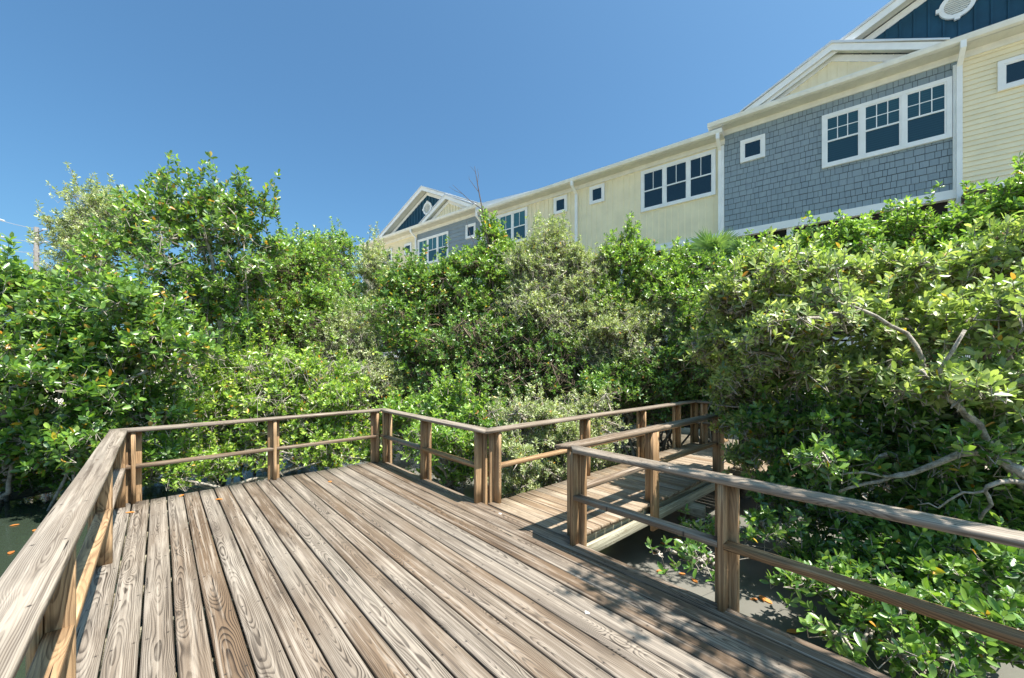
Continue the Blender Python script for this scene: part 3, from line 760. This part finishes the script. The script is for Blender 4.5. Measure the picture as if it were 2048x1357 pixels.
TOTAL = [0]
RIGHT = np.array([cY, -sY, 0]); FWD = np.array([sY, cY, 0]); UPV = np.array([0, 0, 1.])
SPEC = {  # leaf material, bark, leaf length, width ratio, leaves per rosette, kind
    'red':    ('lf_red', 'bark_grey', .115, .46, 8, 'mid'),
    'redn':   ('lf_red', 'bark_grey', .120, .46, 8, 'near'),
    'bright': ('lf_bright', 'bark_grey', .085, .48, 7, 'mid'),
    'grey':   ('lf_grey', 'bark_grey', .070, .34, 8, 'mid'),
    'mid':    ('lf_mid', 'bark_brown', .082, .46, 7, 'mid'),
    'olive':  ('lf_olive', 'bark_grey', .078, .40, 7, 'near'),
    'dark':   ('lf_dark', 'bark_grey', .092, .44, 7, 'near'),
    'far':    ('lf_mid', 'bark_brown', .12, .5, 7, 'far'),
}
def tree(name, label, cat, sp, lobes, base=None, dens=1.0, shoots=0, seed=None, group=None, stems=3, leaf=None, up=.75, limbs=(), twig=1.0, mat=None, fill=.45, stemr=.035, clump=.22):
    """lobes: (u, v, Y, ru, rv[, depth]) seen sizes in photo pixels at Y metres -> ellipsoids of real size"""
    rng = np.random.default_rng(abs(hash_(label)) if seed is None else seed)
    lm, bk, L, wd, nl, kind = SPEC[sp]
    if leaf: L = leaf
    if mat: lm = mat
    c0 = np.array(at(lobes[0][0], lobes[0][1], lobes[0][2]))
    if base is None:
        cs = np.array([np.array(at(*q[:3])) for q in lobes]); b0 = np.array([cs[:, 0].mean(), cs[:, 1].mean(), WATER - .05])
    else:
        b0 = np.array(at(base[0], 700, base[1])); b0[2] = WATER - .05
    root = empty(name, tuple(b0), label=label, cat=cat, group=group)
    main = len(lobes); lobes = list(lobes)
    if kind != 'far':
        for q in list(lobes):
            for _ in range(3):
                a_ = rng.uniform(-.5, math.pi + .5); m_ = rng.uniform(.75, 1.05); k_ = rng.uniform(.30, .50)
                dq = (q[5] if len(q) > 5 else (q[3] + q[4]) / 2 * q[2] / FPX)
                lobes.append((q[0] + math.cos(a_) * q[3] * m_, q[1] - math.sin(a_) * q[4] * m_ * (.62 if math.sin(a_) > 0 else 1), q[2] + rng.uniform(-.55, .35) * dq, q[3] * k_, q[4] * k_, max(.15, dq * .45)))
    tips = []; dirs = []; tw0 = []; tw1 = []; twr0 = []; twr1 = []; limbparts = MB()
    ra = L * (.45 if nl < 8 else .5); roset = nl * L * L * wd * .30
    stem_base = b0
    for li, q in enumerate(lobes):
        u, v, Y, ru, rv = q[:5]; sat = li >= main; c = np.array(at(u, v, Y)); rx = ru * Y / FPX / math.sqrt(1 + .35 * ((u - CU) / FPX) ** 2); rz = rv * Y / FPX; ry = (q[5] if len(q) > 5 else (rx + rz) / 2 * .9)
        area = 4 * math.pi * (((rx * ry) ** 1.6 + (rx * rz) ** 1.6 + (ry * rz) ** 1.6) / 3) ** (1 / 1.6)
        nt = int(area * (.82 if sat else .60) * dens / roset); ncl = max(6, int(nt / 13))
        # clump centres on an irregular shell
        d = unit(rng.normal(0, 1, (ncl, 3))); d[:, 2] = np.where(d[:, 2] < -.55, -d[:, 2], d[:, 2])
        lump = 1 + .22 * np.sin(d[:, 0] * 4 + li) * np.cos(d[:, 1] * 5 - li) + .17 * rng.normal(0, 1, ncl)
        rr = np.where(rng.random(ncl) < fill, rng.uniform(.35, .85, ncl), rng.uniform(.82, 1.05, ncl)) * lump
        E = np.stack([rx, ry, rz] * 1)
        off = d * rr[:, None] * E[None]
        cc = c + off[:, 0:1] * RIGHT + off[:, 1:2] * FWD + off[:, 2:3] * UPV
        dd = d[:, 0:1] * RIGHT + d[:, 1:2] * FWD + d[:, 2:3] * UPV
        idx = rng.integers(0, ncl, nt); sig = clump * min((rx + rz) / 2, .9)
        sig = max(sig, L * .9)
        tp = cc[idx] + rng.normal(0, 1, (nt, 3)) * np.array([sig, sig, sig * .8])
        inner = c + (cc - c) * .45
        dr = unit(dd[idx] * .7 + UPV * up + rng.normal(0, .38, (nt, 3)))
        zmin = WATER + .12
        keep = tp[:, 2] > zmin + rng.random(nt) * .15
        # keep leaves off the decks and the air above them
        ondeck = (tp[:, 0] > X0 - .25) & (tp[:, 0] < X1 + .16) & (tp[:, 1] < YF + .12) & (tp[:, 1] > -3) & (tp[:, 2] < 2.6) & (tp[:, 2] > -.3)
        onwalk = (tp[:, 0] > X1) & (tp[:, 0] < 6.3) & (tp[:, 1] > YR - .12) & (tp[:, 1] < YL + .12) & (tp[:, 2] > -.3) & (tp[:, 2] < np.where(tp[:, 0] > 5.1, .35, 2.2))
        keep &= ~(ondeck | onwalk)
        tips.append(tp[keep]); dirs.append(dr[keep])
        # branchlets: lobe interior -> clump centre, clump centre -> tips
        q0 = c + (cc - c) * rng.uniform(.25, .65, (ncl, 1)) + rng.normal(0, .20, (ncl, 3)) * np.array([rx, rx, rz]); mid_ = (q0 + cc) / 2 + rng.normal(0, .07 * rx, (ncl, 3))
        br = (.008 + .005 * rng.random(ncl)) * twig * (1.6 if L > .1 else 1.1)
        tw0 += [q0, mid_]; tw1 += [mid_, cc]; twr0 += [br * 1.5, br]; twr1 += [br, br * .55]
        tpk = tp[keep]; ck = cc[idx][keep]; drk = dr[keep]
        if len(tpk):
            jn = tpk - drk * np.minimum(.5 * np.linalg.norm(tpk - ck, axis=1, keepdims=True) + .03, .3)
            r_ = np.full(len(tpk), .0032 * twig * (1.3 if L > .1 else 1))
            tw0 += [ck, jn]; tw1 += [jn, tpk]; twr0 += [r_ * 1.3, r_]; twr1 += [r_, r_ * .7]
        if kind != 'far' and rz > .25 and not sat:
            big = shoots and li < shoots
            ns = 16 if big else 8
            for _ in range(ns):
                a_ = rng.uniform(-.9, .9); s0 = c + RIGHT * a_ * rx + FWD * rng.uniform(-.6, .6) * ry + UPV * rz * math.sqrt(max(.05, 1 - a_ * a_)) * .85
                ln = rng.uniform(.2, .70 if big else .50) * min(1.2, rz + .35); s1 = s0 + UPV * ln + rng.normal(0, .10, 3) * ln * 2
                m_ = 3 + int(ln / (L * 1.5)); fs = np.linspace(.15, 1, m_)[:, None]
                tips.append(s0 + (s1 - s0) * fs + rng.normal(0, L * .25, (m_, 3))); dirs.append(unit(np.tile(s1 - s0, (m_, 1)) + rng.normal(0, .35 * ln, (m_, 3))))
                tw0.append(s0[None]); tw1.append(s1[None]); twr0.append(np.array([.008])); twr1.append(np.array([.003]))
        # limb from the stem to this lobe
        fork = stem_base + (c - stem_base) * .0 + np.array([rng.normal(0, .15), rng.normal(0, .15), 0])
        for s_ in range(0 if sat else stems if li == 0 else min(stems, max(1, stems - 1))):
            tgt = c + rng.normal(0, .35, 3) * np.array([rx, rx, rz * .4]); st_ = fork + np.array([rng.normal(0, .22), rng.normal(0, .22), 0])
            if li > 0: st_ = stem_base + (np.array(at(*lobes[0][:3])) - stem_base) * rng.uniform(.05, .55) * (1 if lobes[0][1] > q[1] or True else 0)
            pts, rd = limb(rng, st_, tgt, stemr * rng.uniform(.7, 1.15), stemr * .14, 7)
            limbparts.tube(pts, list(rd), 6)
    for pts, r0, r1 in limbs:
        P = [at(*p) for p in pts]; P2 = []
        for a, b2 in zip(P[:-1], P[1:]):
            P2 += [a, a.lerp(b2, .5) + Vector(rng.normal(0, .008, 3))]
        P2.append(P[-1]); limbparts.tube(P2, list(np.linspace(r0, r1, len(P2))), 8)
    tips = np.concatenate(tips); dirs = np.concatenate(dirs)
    v, l, t, lr, ly = leaves(tips, dirs, nl, L, wd, kind, rng)
    TOTAL[0] += len(tips) * nl
    np_mesh("crown", v - b0, l, t, MAT[lm], root, {"lr": lr, "ly": ly})
    pv = prisms(np.concatenate(tw0), np.concatenate(tw1), np.concatenate(twr0), np.concatenate(twr1))
    lv = np.array([tuple(p) for p in limbparts.v]); lf = limbparts.f
    lt = (lv, np.concatenate([np.array(f) for f in lf]), np.array([len(f) for f in lf]))
    V, Lp, T = merge([pv, lt])
    np_mesh("trunk", V - b0, Lp, T, MAT[bk], root, smooth=False)
    return root
def hash_(s):
    h = 5381
    for ch in s: h = (h * 33 + ord(ch)) & 0x7fffffff
    return h

RM = "mangrove"; BU = "bush"
# --- left side
tree("mangrove_tree", "tallest dark green mangrove tree, standing against the sky on the left", RM, 'red',
     [(410, 530, 8.0, 105, 100), (395, 440, 8.0, 78, 62), (300, 455, 8.0, 78, 56), (492, 475, 8.1, 66, 66), (350, 620, 7.9, 110, 80), (470, 610, 8.2, 70, 70), (250, 520, 8.0, 60, 60)],
     base=(438, 8.1), shoots=4, dens=.52, fill=.55,
     limbs=[([(438, 960, 8.1), (440, 840, 8.1), (436, 740, 8.1), (442, 660, 8.0), (432, 590, 8.0), (425, 520, 8.0), (400, 440, 8.0), (392, 370, 8.0)], .075, .018)])
tree("mangrove_tree", "dark green mangrove with large leaves at the left edge, over the dark water", RM, 'redn',
     [(30, 630, 6.2, 105, 80), (-60, 760, 6.0, 120, 110), (70, 780, 5.9, 110, 100), (40, 900, 6.0, 120, 70), (20, 950, 6.6, 110, 50), (-80, 930, 6.2, 90, 70)], dens=1.1, shoots=1)
tree("mangrove_tree", "rounded mangrove with yellowing leaves in front of the tallest tree, left of the deck", RM, 'redn',
     [(200, 655, 6.3, 90, 80), (300, 730, 6.4, 90, 90), (170, 790, 6.1, 110, 100), (290, 860, 6.6, 95, 80), (140, 900, 6.2, 100, 55), (140, 945, 6.9, 90, 42), (250, 930, 7.1, 80, 45)], dens=1.1, shoots=2)
tree("buttonwood_tree", "pale grey-green tree behind the power pole side, upper left against the sky", "tree", 'grey',
     [(185, 440, 12.5, 62, 50), (150, 500, 12.5, 45, 50), (225, 480, 12.5, 60, 70), (160, 565, 12.6, 60, 50)], dens=.62, shoots=2, leaf=.10, fill=.5)
tree("mangrove_bush", "bright yellow-green bush behind the middle of the far railing", BU, 'bright',
     [(540, 800, 7.9, 95, 85), (450, 850, 7.6, 70, 70), (640, 810, 8.2, 85, 80), (570, 900, 7.8, 110, 50), (480, 760, 8.2, 70, 60)], dens=1.0, clump=.26)
tree("mangrove_bush", "low bright green bush sprawling over the water just beyond the far railing corner", BU, 'bright',
     [(330, 950, 6.6, 60, 42), (400, 930, 7.0, 70, 50), (690, 900, 8.0, 75, 50)], dens=.9, leaf=.075)
tree("mangrove_tree", "mid green mangrove rising behind the bright bush, right of the tall tree", RM, 'mid',
     [(570, 600, 10.2, 85, 80), (640, 680, 10.0, 85, 75), (540, 690, 9.6, 80, 70), (610, 540, 10.6, 70, 55)], dens=.9, shoots=2)
tree("mangrove_tree", "distant light green mangrove with thin top shoots, in the gap left of the houses", RM, 'bright',
     [(600, 530, 14.5, 55, 40), (680, 540, 14.5, 45, 55), (650, 600, 14.5, 70, 50), (560, 560, 14.5, 50, 40)], dens=.8, shoots=3, leaf=.10, mat='lf_mid')
tree("buttonwood_tree", "slim pale grey tree in front of the far end of the house row", "tree", 'grey',
     [(752, 555, 13.5, 28, 56), (775, 610, 13.5, 42, 50), (735, 640, 13.2, 45, 45)], dens=.7, shoots=1, leaf=.085)
tree("buttonwood_tree", "grey-green bushy buttonwood between the yellow-green bush and the central dark trees", "tree", 'grey',
     [(700, 700, 9.8, 70, 70), (640, 760, 9.4, 50, 50), (745, 780, 9.2, 60, 60)], dens=.9)
# --- centre
tree("mangrove_tree", "glossy green mangrove with orange leaves below the distant navy gable", RM, 'mid',
     [(860, 590, 10.2, 72, 52), (812, 615, 10.0, 60, 70), (900, 650, 9.8, 80, 75), (840, 720, 9.6, 85, 65)], dens=.95, shoots=2, leaf=.10, mat='lf_red')
tree("mangrove_tree", "narrow green treetop in front of the middle cream house, below the dead branch", RM, 'mid',
     [(985, 505, 9.9, 34, 46), (960, 560, 9.8, 60, 50), (1010, 570, 9.8, 50, 50)], dens=.85, shoots=1, leaf=.095)
tree("buttonwood_tree", "grey-green buttonwood with a ragged top, in front of the cream house wall in the middle", "tree", 'grey',
     [(1105, 510, 9.4, 48, 52), (1075, 560, 9.3, 60, 55), (1160, 560, 9.5, 60, 55), (1100, 640, 9.2, 95, 60), (1180, 630, 9.3, 60, 60)], dens=.95, shoots=2, stemr=.03)
tree("mangrove_tree", "shadowy dark mangrove with bare grey twigs in the middle of the thicket", RM, 'mid',
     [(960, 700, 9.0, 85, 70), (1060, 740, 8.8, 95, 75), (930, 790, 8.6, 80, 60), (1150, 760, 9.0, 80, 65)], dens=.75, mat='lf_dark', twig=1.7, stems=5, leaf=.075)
tree("mangrove_bush", "bright green bush poking up behind the short railing corner", BU, 'bright',
     [(905, 830, 7.0, 58, 48), (870, 900, 6.6, 55, 50), (955, 870, 6.7, 50, 50), (800, 850, 7.8, 50, 45), (870, 955, 7.2, 60, 26), (950, 950, 6.9, 55, 28)], dens=1.0, mat='lf_mid', leaf=.09, shoots=1)
tree("buttonwood_bush", "low grey-green bush in the corner between deck and boardwalk", BU, 'grey',
     [(1060, 860, 6.6, 75, 55), (1130, 900, 6.3, 55, 50), (1030, 930, 5.6, 42, 40), (1180, 850, 7.2, 60, 50), (1040, 975, 6.2, 50, 32), (1110, 945, 6.3, 60, 36), (1185, 915, 6.8, 60, 32)], dens=1.0, leaf=.062, twig=1.4)
tree("mangrove_tree", "green mangrove under the triple window of the near cream house", RM, 'mid',
     [(1255, 530, 9.3, 52, 50), (1300, 600, 9.2, 70, 60), (1230, 620, 9.2, 55, 55), (1340, 560, 9.4, 50, 50)], dens=.95, shoots=2)
tree("mangrove_tree", "grey-green tree crown behind the boardwalk, below the palm", RM, 'grey',
     [(1260, 690, 8.8, 75, 60), (1340, 650, 8.6, 60, 55), (1200, 720, 8.8, 60, 60)], dens=.85)
tree("mangrove_tree", "dark leafy mangrove directly behind the boardwalk railing", RM, 'mid',
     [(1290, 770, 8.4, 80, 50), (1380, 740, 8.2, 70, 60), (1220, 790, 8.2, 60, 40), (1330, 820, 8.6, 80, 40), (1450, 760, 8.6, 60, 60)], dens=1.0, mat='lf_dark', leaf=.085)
tree("mangrove_bush", "green bush with light tips between the palm and the boardwalk end", BU, 'bright',
     [(1400, 580, 8.6, 65, 55), (1460, 620, 8.0, 60, 60), (1390, 660, 8.2, 55, 45)], dens=.9, mat='lf_mid')
# --- right, further back, against the houses
tree("mangrove_tree", "bright green treetops in front of the grey shingled wall, left part", RM, 'mid',
     [(1570, 545, 6.9, 75, 38), (1640, 525, 6.6, 55, 38), (1500, 560, 7.2, 70, 45), (1600, 600, 6.8, 110, 55)], dens=1.0, shoots=3, mat='lf_mid', leaf=.075)
tree("mangrove_tree", "bright green treetops with upright shoots in front of the porch screens", RM, 'mid',
     [(1735, 495, 6.2, 70, 38), (1830, 475, 6.0, 70, 36), (1700, 555, 6.4, 90, 55), (1860, 540, 6.1, 90, 60)], dens=1.0, shoots=3, mat='lf_mid', leaf=.078)
tree("mangrove_tree", "tall green mangrove at the right edge covering the bottom of the cream lap wall", RM, 'mid',
     [(1985, 460, 5.6, 80, 46), (2075, 425, 5.4, 70, 55), (2000, 500, 5.6, 90, 60), (2090, 500, 5.4, 90, 70)], dens=1.0, shoots=3, mat='lf_mid', leaf=.085)
# --- right, near
tree("mangrove_tree", "near olive-green mangrove with big pale leaves reaching over the boardwalk", RM, 'olive',
     [(1500, 620, 4.6, 85, 55, .45), (1610, 555, 4.2, 90, 45, .4), (1470, 700, 4.9, 75, 55, .45), (1640, 650, 4.1, 115, 58, .5), (1570, 725, 4.4, 100, 50, .45), (1485, 780, 5.2, 60, 42, .4), (1540, 850, 5.0, 60, 35, .35), (1530, 560, 4.7, 70, 45, .4), (1480, 860, 5.4, 42, 28, .3), (1530, 910, 5.1, 55, 34, .3), (1490, 820, 5.5, 45, 30, .3), (1500, 790, 5.4, 50, 34, .3), (1570, 900, 4.9, 60, 35, .3), (1455, 720, 5.6, 50, 40, .35)],
     base=(2250, 3.3), dens=1.05, fill=.7, stems=0, twig=1.7, stemr=.018,
     limbs=[([(2100, 1050, 3.2), (1986, 897, 3.3), (1936, 840, 3.35), (1898, 801, 3.4), (1814, 763, 3.5)], .024, .016),
            ([(1967, 782, 3.4), (1917, 767, 3.5), (1860, 750, 3.6), (1783, 742, 3.75), (1680, 725, 4.0), (1600, 700, 4.3)], .024, .010),
            ([(1850, 760, 3.5), (1844, 717, 3.5), (1814, 667, 3.55), (1752, 633, 3.6), (1706, 614, 3.7), (1637, 598, 3.85), (1553, 590, 4.1)], .022, .009),
            ([(1700, 985, 4.2), (1611, 893, 4.5), (1546, 834, 4.7), (1500, 815, 4.9), (1430, 810, 5.1)], .020, .008)])
tree("mangrove_tree", "near olive-green mangrove crown with large leaves filling the right edge at eye level", RM, 'olive',
     [(1770, 570, 4.3, 95, 42, .4), (1930, 555, 4.0, 100, 48, .4), (2070, 515, 3.7, 95, 62, .4), (1820, 660, 3.9, 115, 52, .42), (1980, 665, 3.5, 125, 58, .4), (1750, 750, 3.9, 95, 42, .35), (1920, 770, 3.4, 115, 44, .32), (2110, 640, 3.2, 95, 80, .35), (2060, 790, 3.1, 100, 48, .33)],
     base=(2300, 3.0), dens=1.05, fill=.7, stems=0, twig=1.7, stemr=.018, leaf=.092,
     limbs=[([(2200, 1000, 2.9), (2048, 950, 3.0), (2018, 933, 3.05), (1993, 906, 3.1), (1969, 905, 3.15), (1919, 908, 3.2), (1877, 926, 3.3), (1824, 947, 3.4), (1782, 954, 3.5), (1730, 968, 3.6), (1677, 985, 3.7)], .042, .012),
            ([(1824, 947, 3.4), (1772, 954, 3.5), (1730, 945, 3.6), (1680, 950, 3.7), (1640, 935, 3.8)], .016, .006),
            ([(2200, 960, 2.9), (2048, 964, 3.0), (2000, 964, 3.0), (1969, 982, 3.05), (1983, 1010, 3.05), (1960, 1040, 3.1)], .022, .010),
            ([(1969, 982, 3.05), (1926, 985, 3.1), (1877, 1017, 3.2), (1835, 1010, 3.3)], .010, .005),
            ([(1993, 906, 3.1), (1960, 850, 3.1), (1900, 800, 3.2), (1880, 740, 3.2), (1930, 660, 3.1)], .026, .012),
            ([(2150, 1240, 2.6), (2048, 1222, 2.7), (2010, 1212, 2.75), (1962, 1228, 2.8), (1920, 1215, 2.9)], .014, .006)])
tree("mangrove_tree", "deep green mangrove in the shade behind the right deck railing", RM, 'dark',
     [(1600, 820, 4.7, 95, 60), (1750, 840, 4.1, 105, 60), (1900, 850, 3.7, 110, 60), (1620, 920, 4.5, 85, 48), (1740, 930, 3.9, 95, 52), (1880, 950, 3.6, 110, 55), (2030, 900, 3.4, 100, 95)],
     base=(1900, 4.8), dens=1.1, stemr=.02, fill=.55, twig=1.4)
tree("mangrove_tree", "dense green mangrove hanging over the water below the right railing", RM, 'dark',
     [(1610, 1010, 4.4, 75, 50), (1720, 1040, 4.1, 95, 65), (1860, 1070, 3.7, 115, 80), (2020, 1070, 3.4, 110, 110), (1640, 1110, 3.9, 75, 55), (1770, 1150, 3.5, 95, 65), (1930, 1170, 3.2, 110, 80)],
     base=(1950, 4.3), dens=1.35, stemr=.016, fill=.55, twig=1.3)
tree("mangrove_bush", "low green branches with fresh leaves over the grey water in the lower right corner", BU, 'dark',  # darker leaf material: the shade of this corner put into its colour
     [(1630, 1170, 3.3, 55, 40, .25), (1750, 1200, 3.1, 80, 50, .28), (1880, 1240, 2.85, 95, 60, .28), (1730, 1280, 2.8, 65, 38, .2), (2040, 1290, 2.6, 100, 75, .28), (1860, 1320, 2.6, 80, 40, .2)],
     base=(2150, 3.2), dens=.72, fill=.7, stems=2, stemr=.012, twig=1.1, leaf=.085)
tree("mangrove_sprig", "thin sprigs with a few dark leaves hanging over the open grey water beside the boardwalk", "branch", 'dark',
     [(1350, 1110, 3.6, 30, 14, .12), (1420, 1120, 3.5, 28, 16, .12), (1500, 1060, 4.0, 60, 30, .25), (1395, 1050, 4.4, 28, 16, .15), (1540, 980, 4.4, 60, 32, .3)],
     base=(1700, 4.2), dens=.42, fill=.8, stems=1, stemr=.006, leaf=.085)
# --- fillers in the depth so that no bare horizon shows through; dark leaf colour stands in for gap shade
tree("mangrove_tree", "back row mangrove mass low behind the left bushes", RM, 'far',
     [(100, 720, 10, 170, 110), (330, 740, 10.5, 150, 110), (-90, 700, 10, 120, 110), (220, 860, 9.0, 200, 60), (-60, 880, 8, 150, 60)], dens=.8, leaf=.15, mat='lf_dark')
tree("mangrove_tree", "back row mangrove mass low behind the yellow-green bush", RM, 'far',
     [(520, 700, 13, 150, 90), (700, 660, 13, 120, 85), (560, 820, 11, 170, 60), (740, 830, 10.5, 140, 60)], dens=.8, leaf=.15, mat='lf_dark')
tree("mangrove_tree", "back row mangrove mass low in front of the middle houses", RM, 'far',
     [(880, 660, 12, 110, 90), (1050, 650, 11.8, 110, 90), (1210, 660, 11, 110, 85), (950, 790, 10.5, 150, 60), (1150, 800, 10.3, 140, 60)], dens=.8, leaf=.15, mat='lf_dark')
tree("mangrove_tree", "back row mangrove mass low in front of the porches", RM, 'far',
     [(1370, 650, 9.9, 100, 85), (1520, 640, 8.4, 110, 70), (1690, 620, 7.6, 120, 80), (1860, 600, 7.0, 130, 90), (2040, 580, 6.6, 120, 100), (1450, 790, 9.3, 110, 60), (1650, 760, 7.4, 130, 70), (1880, 760, 6.4, 150, 80), (2070, 780, 6.0, 120, 100)], dens=.8, leaf=.14, mat='lf_dark')
# --- branch to the right of the viewer that throws its leaf shadows on the deck
def sprawl():
    lob = []
    for (x, y, z, r) in ((2.92, -.35, 4.0, .30), (2.85, -.70, 3.5, .27), (2.92, -1.05, 3.3, .32), (3.15, -.9, 4.0, .36), (3.0, -1.6, 3.2, .36), (3.2, -.3, 4.4, .26)):
        lob.append((x, y, z, r))
    rng = np.random.default_rng(11); b0 = np.array([4.3, -1.6, WATER])
    root = empty("mangrove_tree", tuple(b0), label="mangrove beside the right railing, leaning towards the deck beyond the picture's right edge", cat=RM)
    T = []; D = []; mb = MB(); a0 = []; a1 = []
    for x, y, z, r in lob:
        c = np.array([x, y, z]); n = int(42 * r / .35)
        tp = c + rng.normal(0, 1, (n, 3)) * r * np.array([.55, .75, .35]); T.append(tp); D.append(unit(rng.normal(0, .5, (n, 3)) + [-.2, .1, .6]))
        a0.append(np.repeat(c[None], n, 0)); a1.append(tp)
        pts, rd = limb(rng, b0 + [0, 0, .3], c, .035, .008, 7); mb.tube(pts, list(rd), 7)
    T = np.concatenate(T); D = np.concatenate(D)
    v, l, t, lr, ly = leaves(T, D, 6, .095, .42, 'near', rng)
    np_mesh("crown", v - b0, l, t, MAT['lf_olive'], root, {"lr": lr, "ly": ly})
    a0 = np.concatenate(a0); a1 = np.concatenate(a1)
    pv = prisms(a0, a1, np.full(len(a0), .005), np.full(len(a0), .003))
    lt = (np.array([tuple(p) for p in mb.v]), np.concatenate([np.array(f) for f in mb.f]), np.array([len(f) for f in mb.f]))
    V, Lp, Tt = merge([pv, lt]); np_mesh("trunk", V - b0, Lp, Tt, MAT['bark_grey'], root)
sprawl()

# dead bare branch
db = at(985, 560, 9.6); dead = empty("dead_tree", (db.x, db.y, WATER), label="bare dead treetop with thin dark twigs in front of the middle cream house", cat="dead tree")
mb = MB()
def D3(*pts): return [at(u, v, 9.6 + k * .03) - Vector((db.x, db.y, WATER)) for k, (u, v) in enumerate(pts)]
mb.tube(D3((1000, 760), (985, 560), (975, 480), (965, 420), (958, 385), (952, 350), (949, 333)), [.035, .028, .022, .018, .014, .008, .004], 6)
mb.tube(D3((965, 420), (940, 402), (925, 388), (905, 370)), [.012, .008, .006, .003], 5)
mb.tube(D3((958, 385), (948, 372), (938, 358), (938, 352)), [.008, .006, .004, .003], 5)
mb.tube(D3((955, 365), (957, 350), (955, 338)), [.007, .005, .003], 5)
mb.tube(D3((925, 388), (912, 383), (898, 374)), [.005, .004, .002], 5)
mb.tube(D3((980, 530), (955, 500), (940, 470), (932, 440)), [.012, .009, .006, .003], 5)
mb.tube(D3((951, 345), (945, 338), (940, 333)), [.004, .003, .002], 5)
mb.build("branch", MAT['bark_dead'], dead)

# fan palms
def palm(u, v, Y, label, seed, n=11, L=.75):
    rng = random.Random(seed); c = at(u, v, Y); r = empty("fan_palm", (c.x, c.y, WATER), label=label, cat="palm")
    hz = c.z - WATER
    MB().tube([(0, 0, 0), (.05, 0, hz * .5), (0, 0, hz)], [.13, .11, .10], 10).build("trunk", MAT['bark_brown'], r)
    for k in range(n):
        az = k * 2.4 + rng.uniform(-.2, .2); el = rng.uniform(.25, 1.35)
        d = Vector((math.cos(az) * math.cos(el), math.sin(az) * math.cos(el), math.sin(el)))
        st = Vector((0, 0, hz)); hub = st + d * L * .55; side = d.cross(Vector((0, 0, 1))).normalized(); nn = side.cross(d)
        m = MB(); m.tube([st, hub], [.014, .010], 5)
        for q in range(26):
            a = -1.75 + 3.5 * q / 25; e = d * math.cos(a) + side * math.sin(a); ln = L * (.85 - .18 * abs(a) / 1.75) * rng.uniform(.9, 1.08)
            e = (e + nn * -.12).normalized(); wv_ = e.cross(nn).normalized() * .016; dr = Vector((0, 0, -1)) * .10 * ln * rng.uniform(.5, 2)
            p = [hub, hub + e * ln * .5 + wv_ + nn * .01, hub + e * ln + dr, hub + e * ln * .5 - wv_ + nn * .01]
            m.add(p, [(0, 1, 2), (0, 2, 3)], rng.random())
        m.build("frond", MAT['lf_palm'], r)
palm(1425, 528, 8.9, "spiky fan palm between the treetops, below the near cream house", 3, 12, .66)
palm(1490, 530, 8.3, "smaller spiky fan palm in front of the grey shingled house's lower left corner", 5, 9, .5)

# fallen leaves
fl = leaf_tpl('near', .5)
def fallen(x, y, z, L, rz, name, label, group=None, cat="leaf", a=.5):
    v, f = fl; me = bpy.data.meshes.new(name)
    me.from_pydata([tuple(float(c) for c in p) for p in v], [], f); me.materials.append(MAT['orange'])
    q = me.attributes.new("lr", 'FLOAT', 'POINT'); q.data.foreach_set("value", np.full(len(v), a, np.float32))
    o = link(bpy.data.objects.new(name, me)); o.location = (x, y, z); o.scale = (L, L, L * .6); o.rotation_euler = (0, 0, rz)
    tag(o, label, cat, group)
for (u, v) in ((1345, 1077), (1315, 1098), (1322, 1085), (1338, 1091), (1338, 1097), (1318, 1112), (1390, 1115), (1368, 1120), (1342, 1125), (1328, 1143), (1372, 1150), (1383, 1158), (1430, 1130), (1500, 1200), (1528, 1205), (1545, 1210), (1470, 1240), (1600, 1265)):
    Y = FPX * (EYE - WATER) / (v - CV); P = at(u, v, Y)
    fallen(P.x, P.y, WATER + .008, random.uniform(.07, .12), random.uniform(0, 6), "floating_leaf", "small orange leaf floating on the grey water right of the deck", "orange leaves floating on the grey water", a=random.random())
for (u, v) in ((40, 1050), (70, 1060), (20, 1110), (90, 985), (130, 980), (100, 970), (75, 995)):
    Y = FPX * (EYE - WATER) / (v - CV); P = at(u, v, Y)
    fallen(P.x, P.y, WATER + .008, random.uniform(.08, .12), random.uniform(0, 6), "floating_leaf", "small pale leaf floating on the dark water left of the deck", "pale leaves floating on the dark water", a=random.random())
for (u, v, lb) in ((367, 990, "orange dead leaf at the far ends of the deck boards"), (430, 1000, "orange dead leaf on the deck a little in front of the far edge"), (250, 1027, "thin orange leaf on the first deck board by the left corner post"), (662, 966, "small brown leaf on the deck nearest the far railing's right half")):
    Y = FPX * EYE / (v - CV); P = at(u, v, Y)
    fallen(P.x, P.y, .006, .085, random.uniform(0, 6), "fallen_leaf", lb, a=.4)
print("leaves", TOTAL[0])
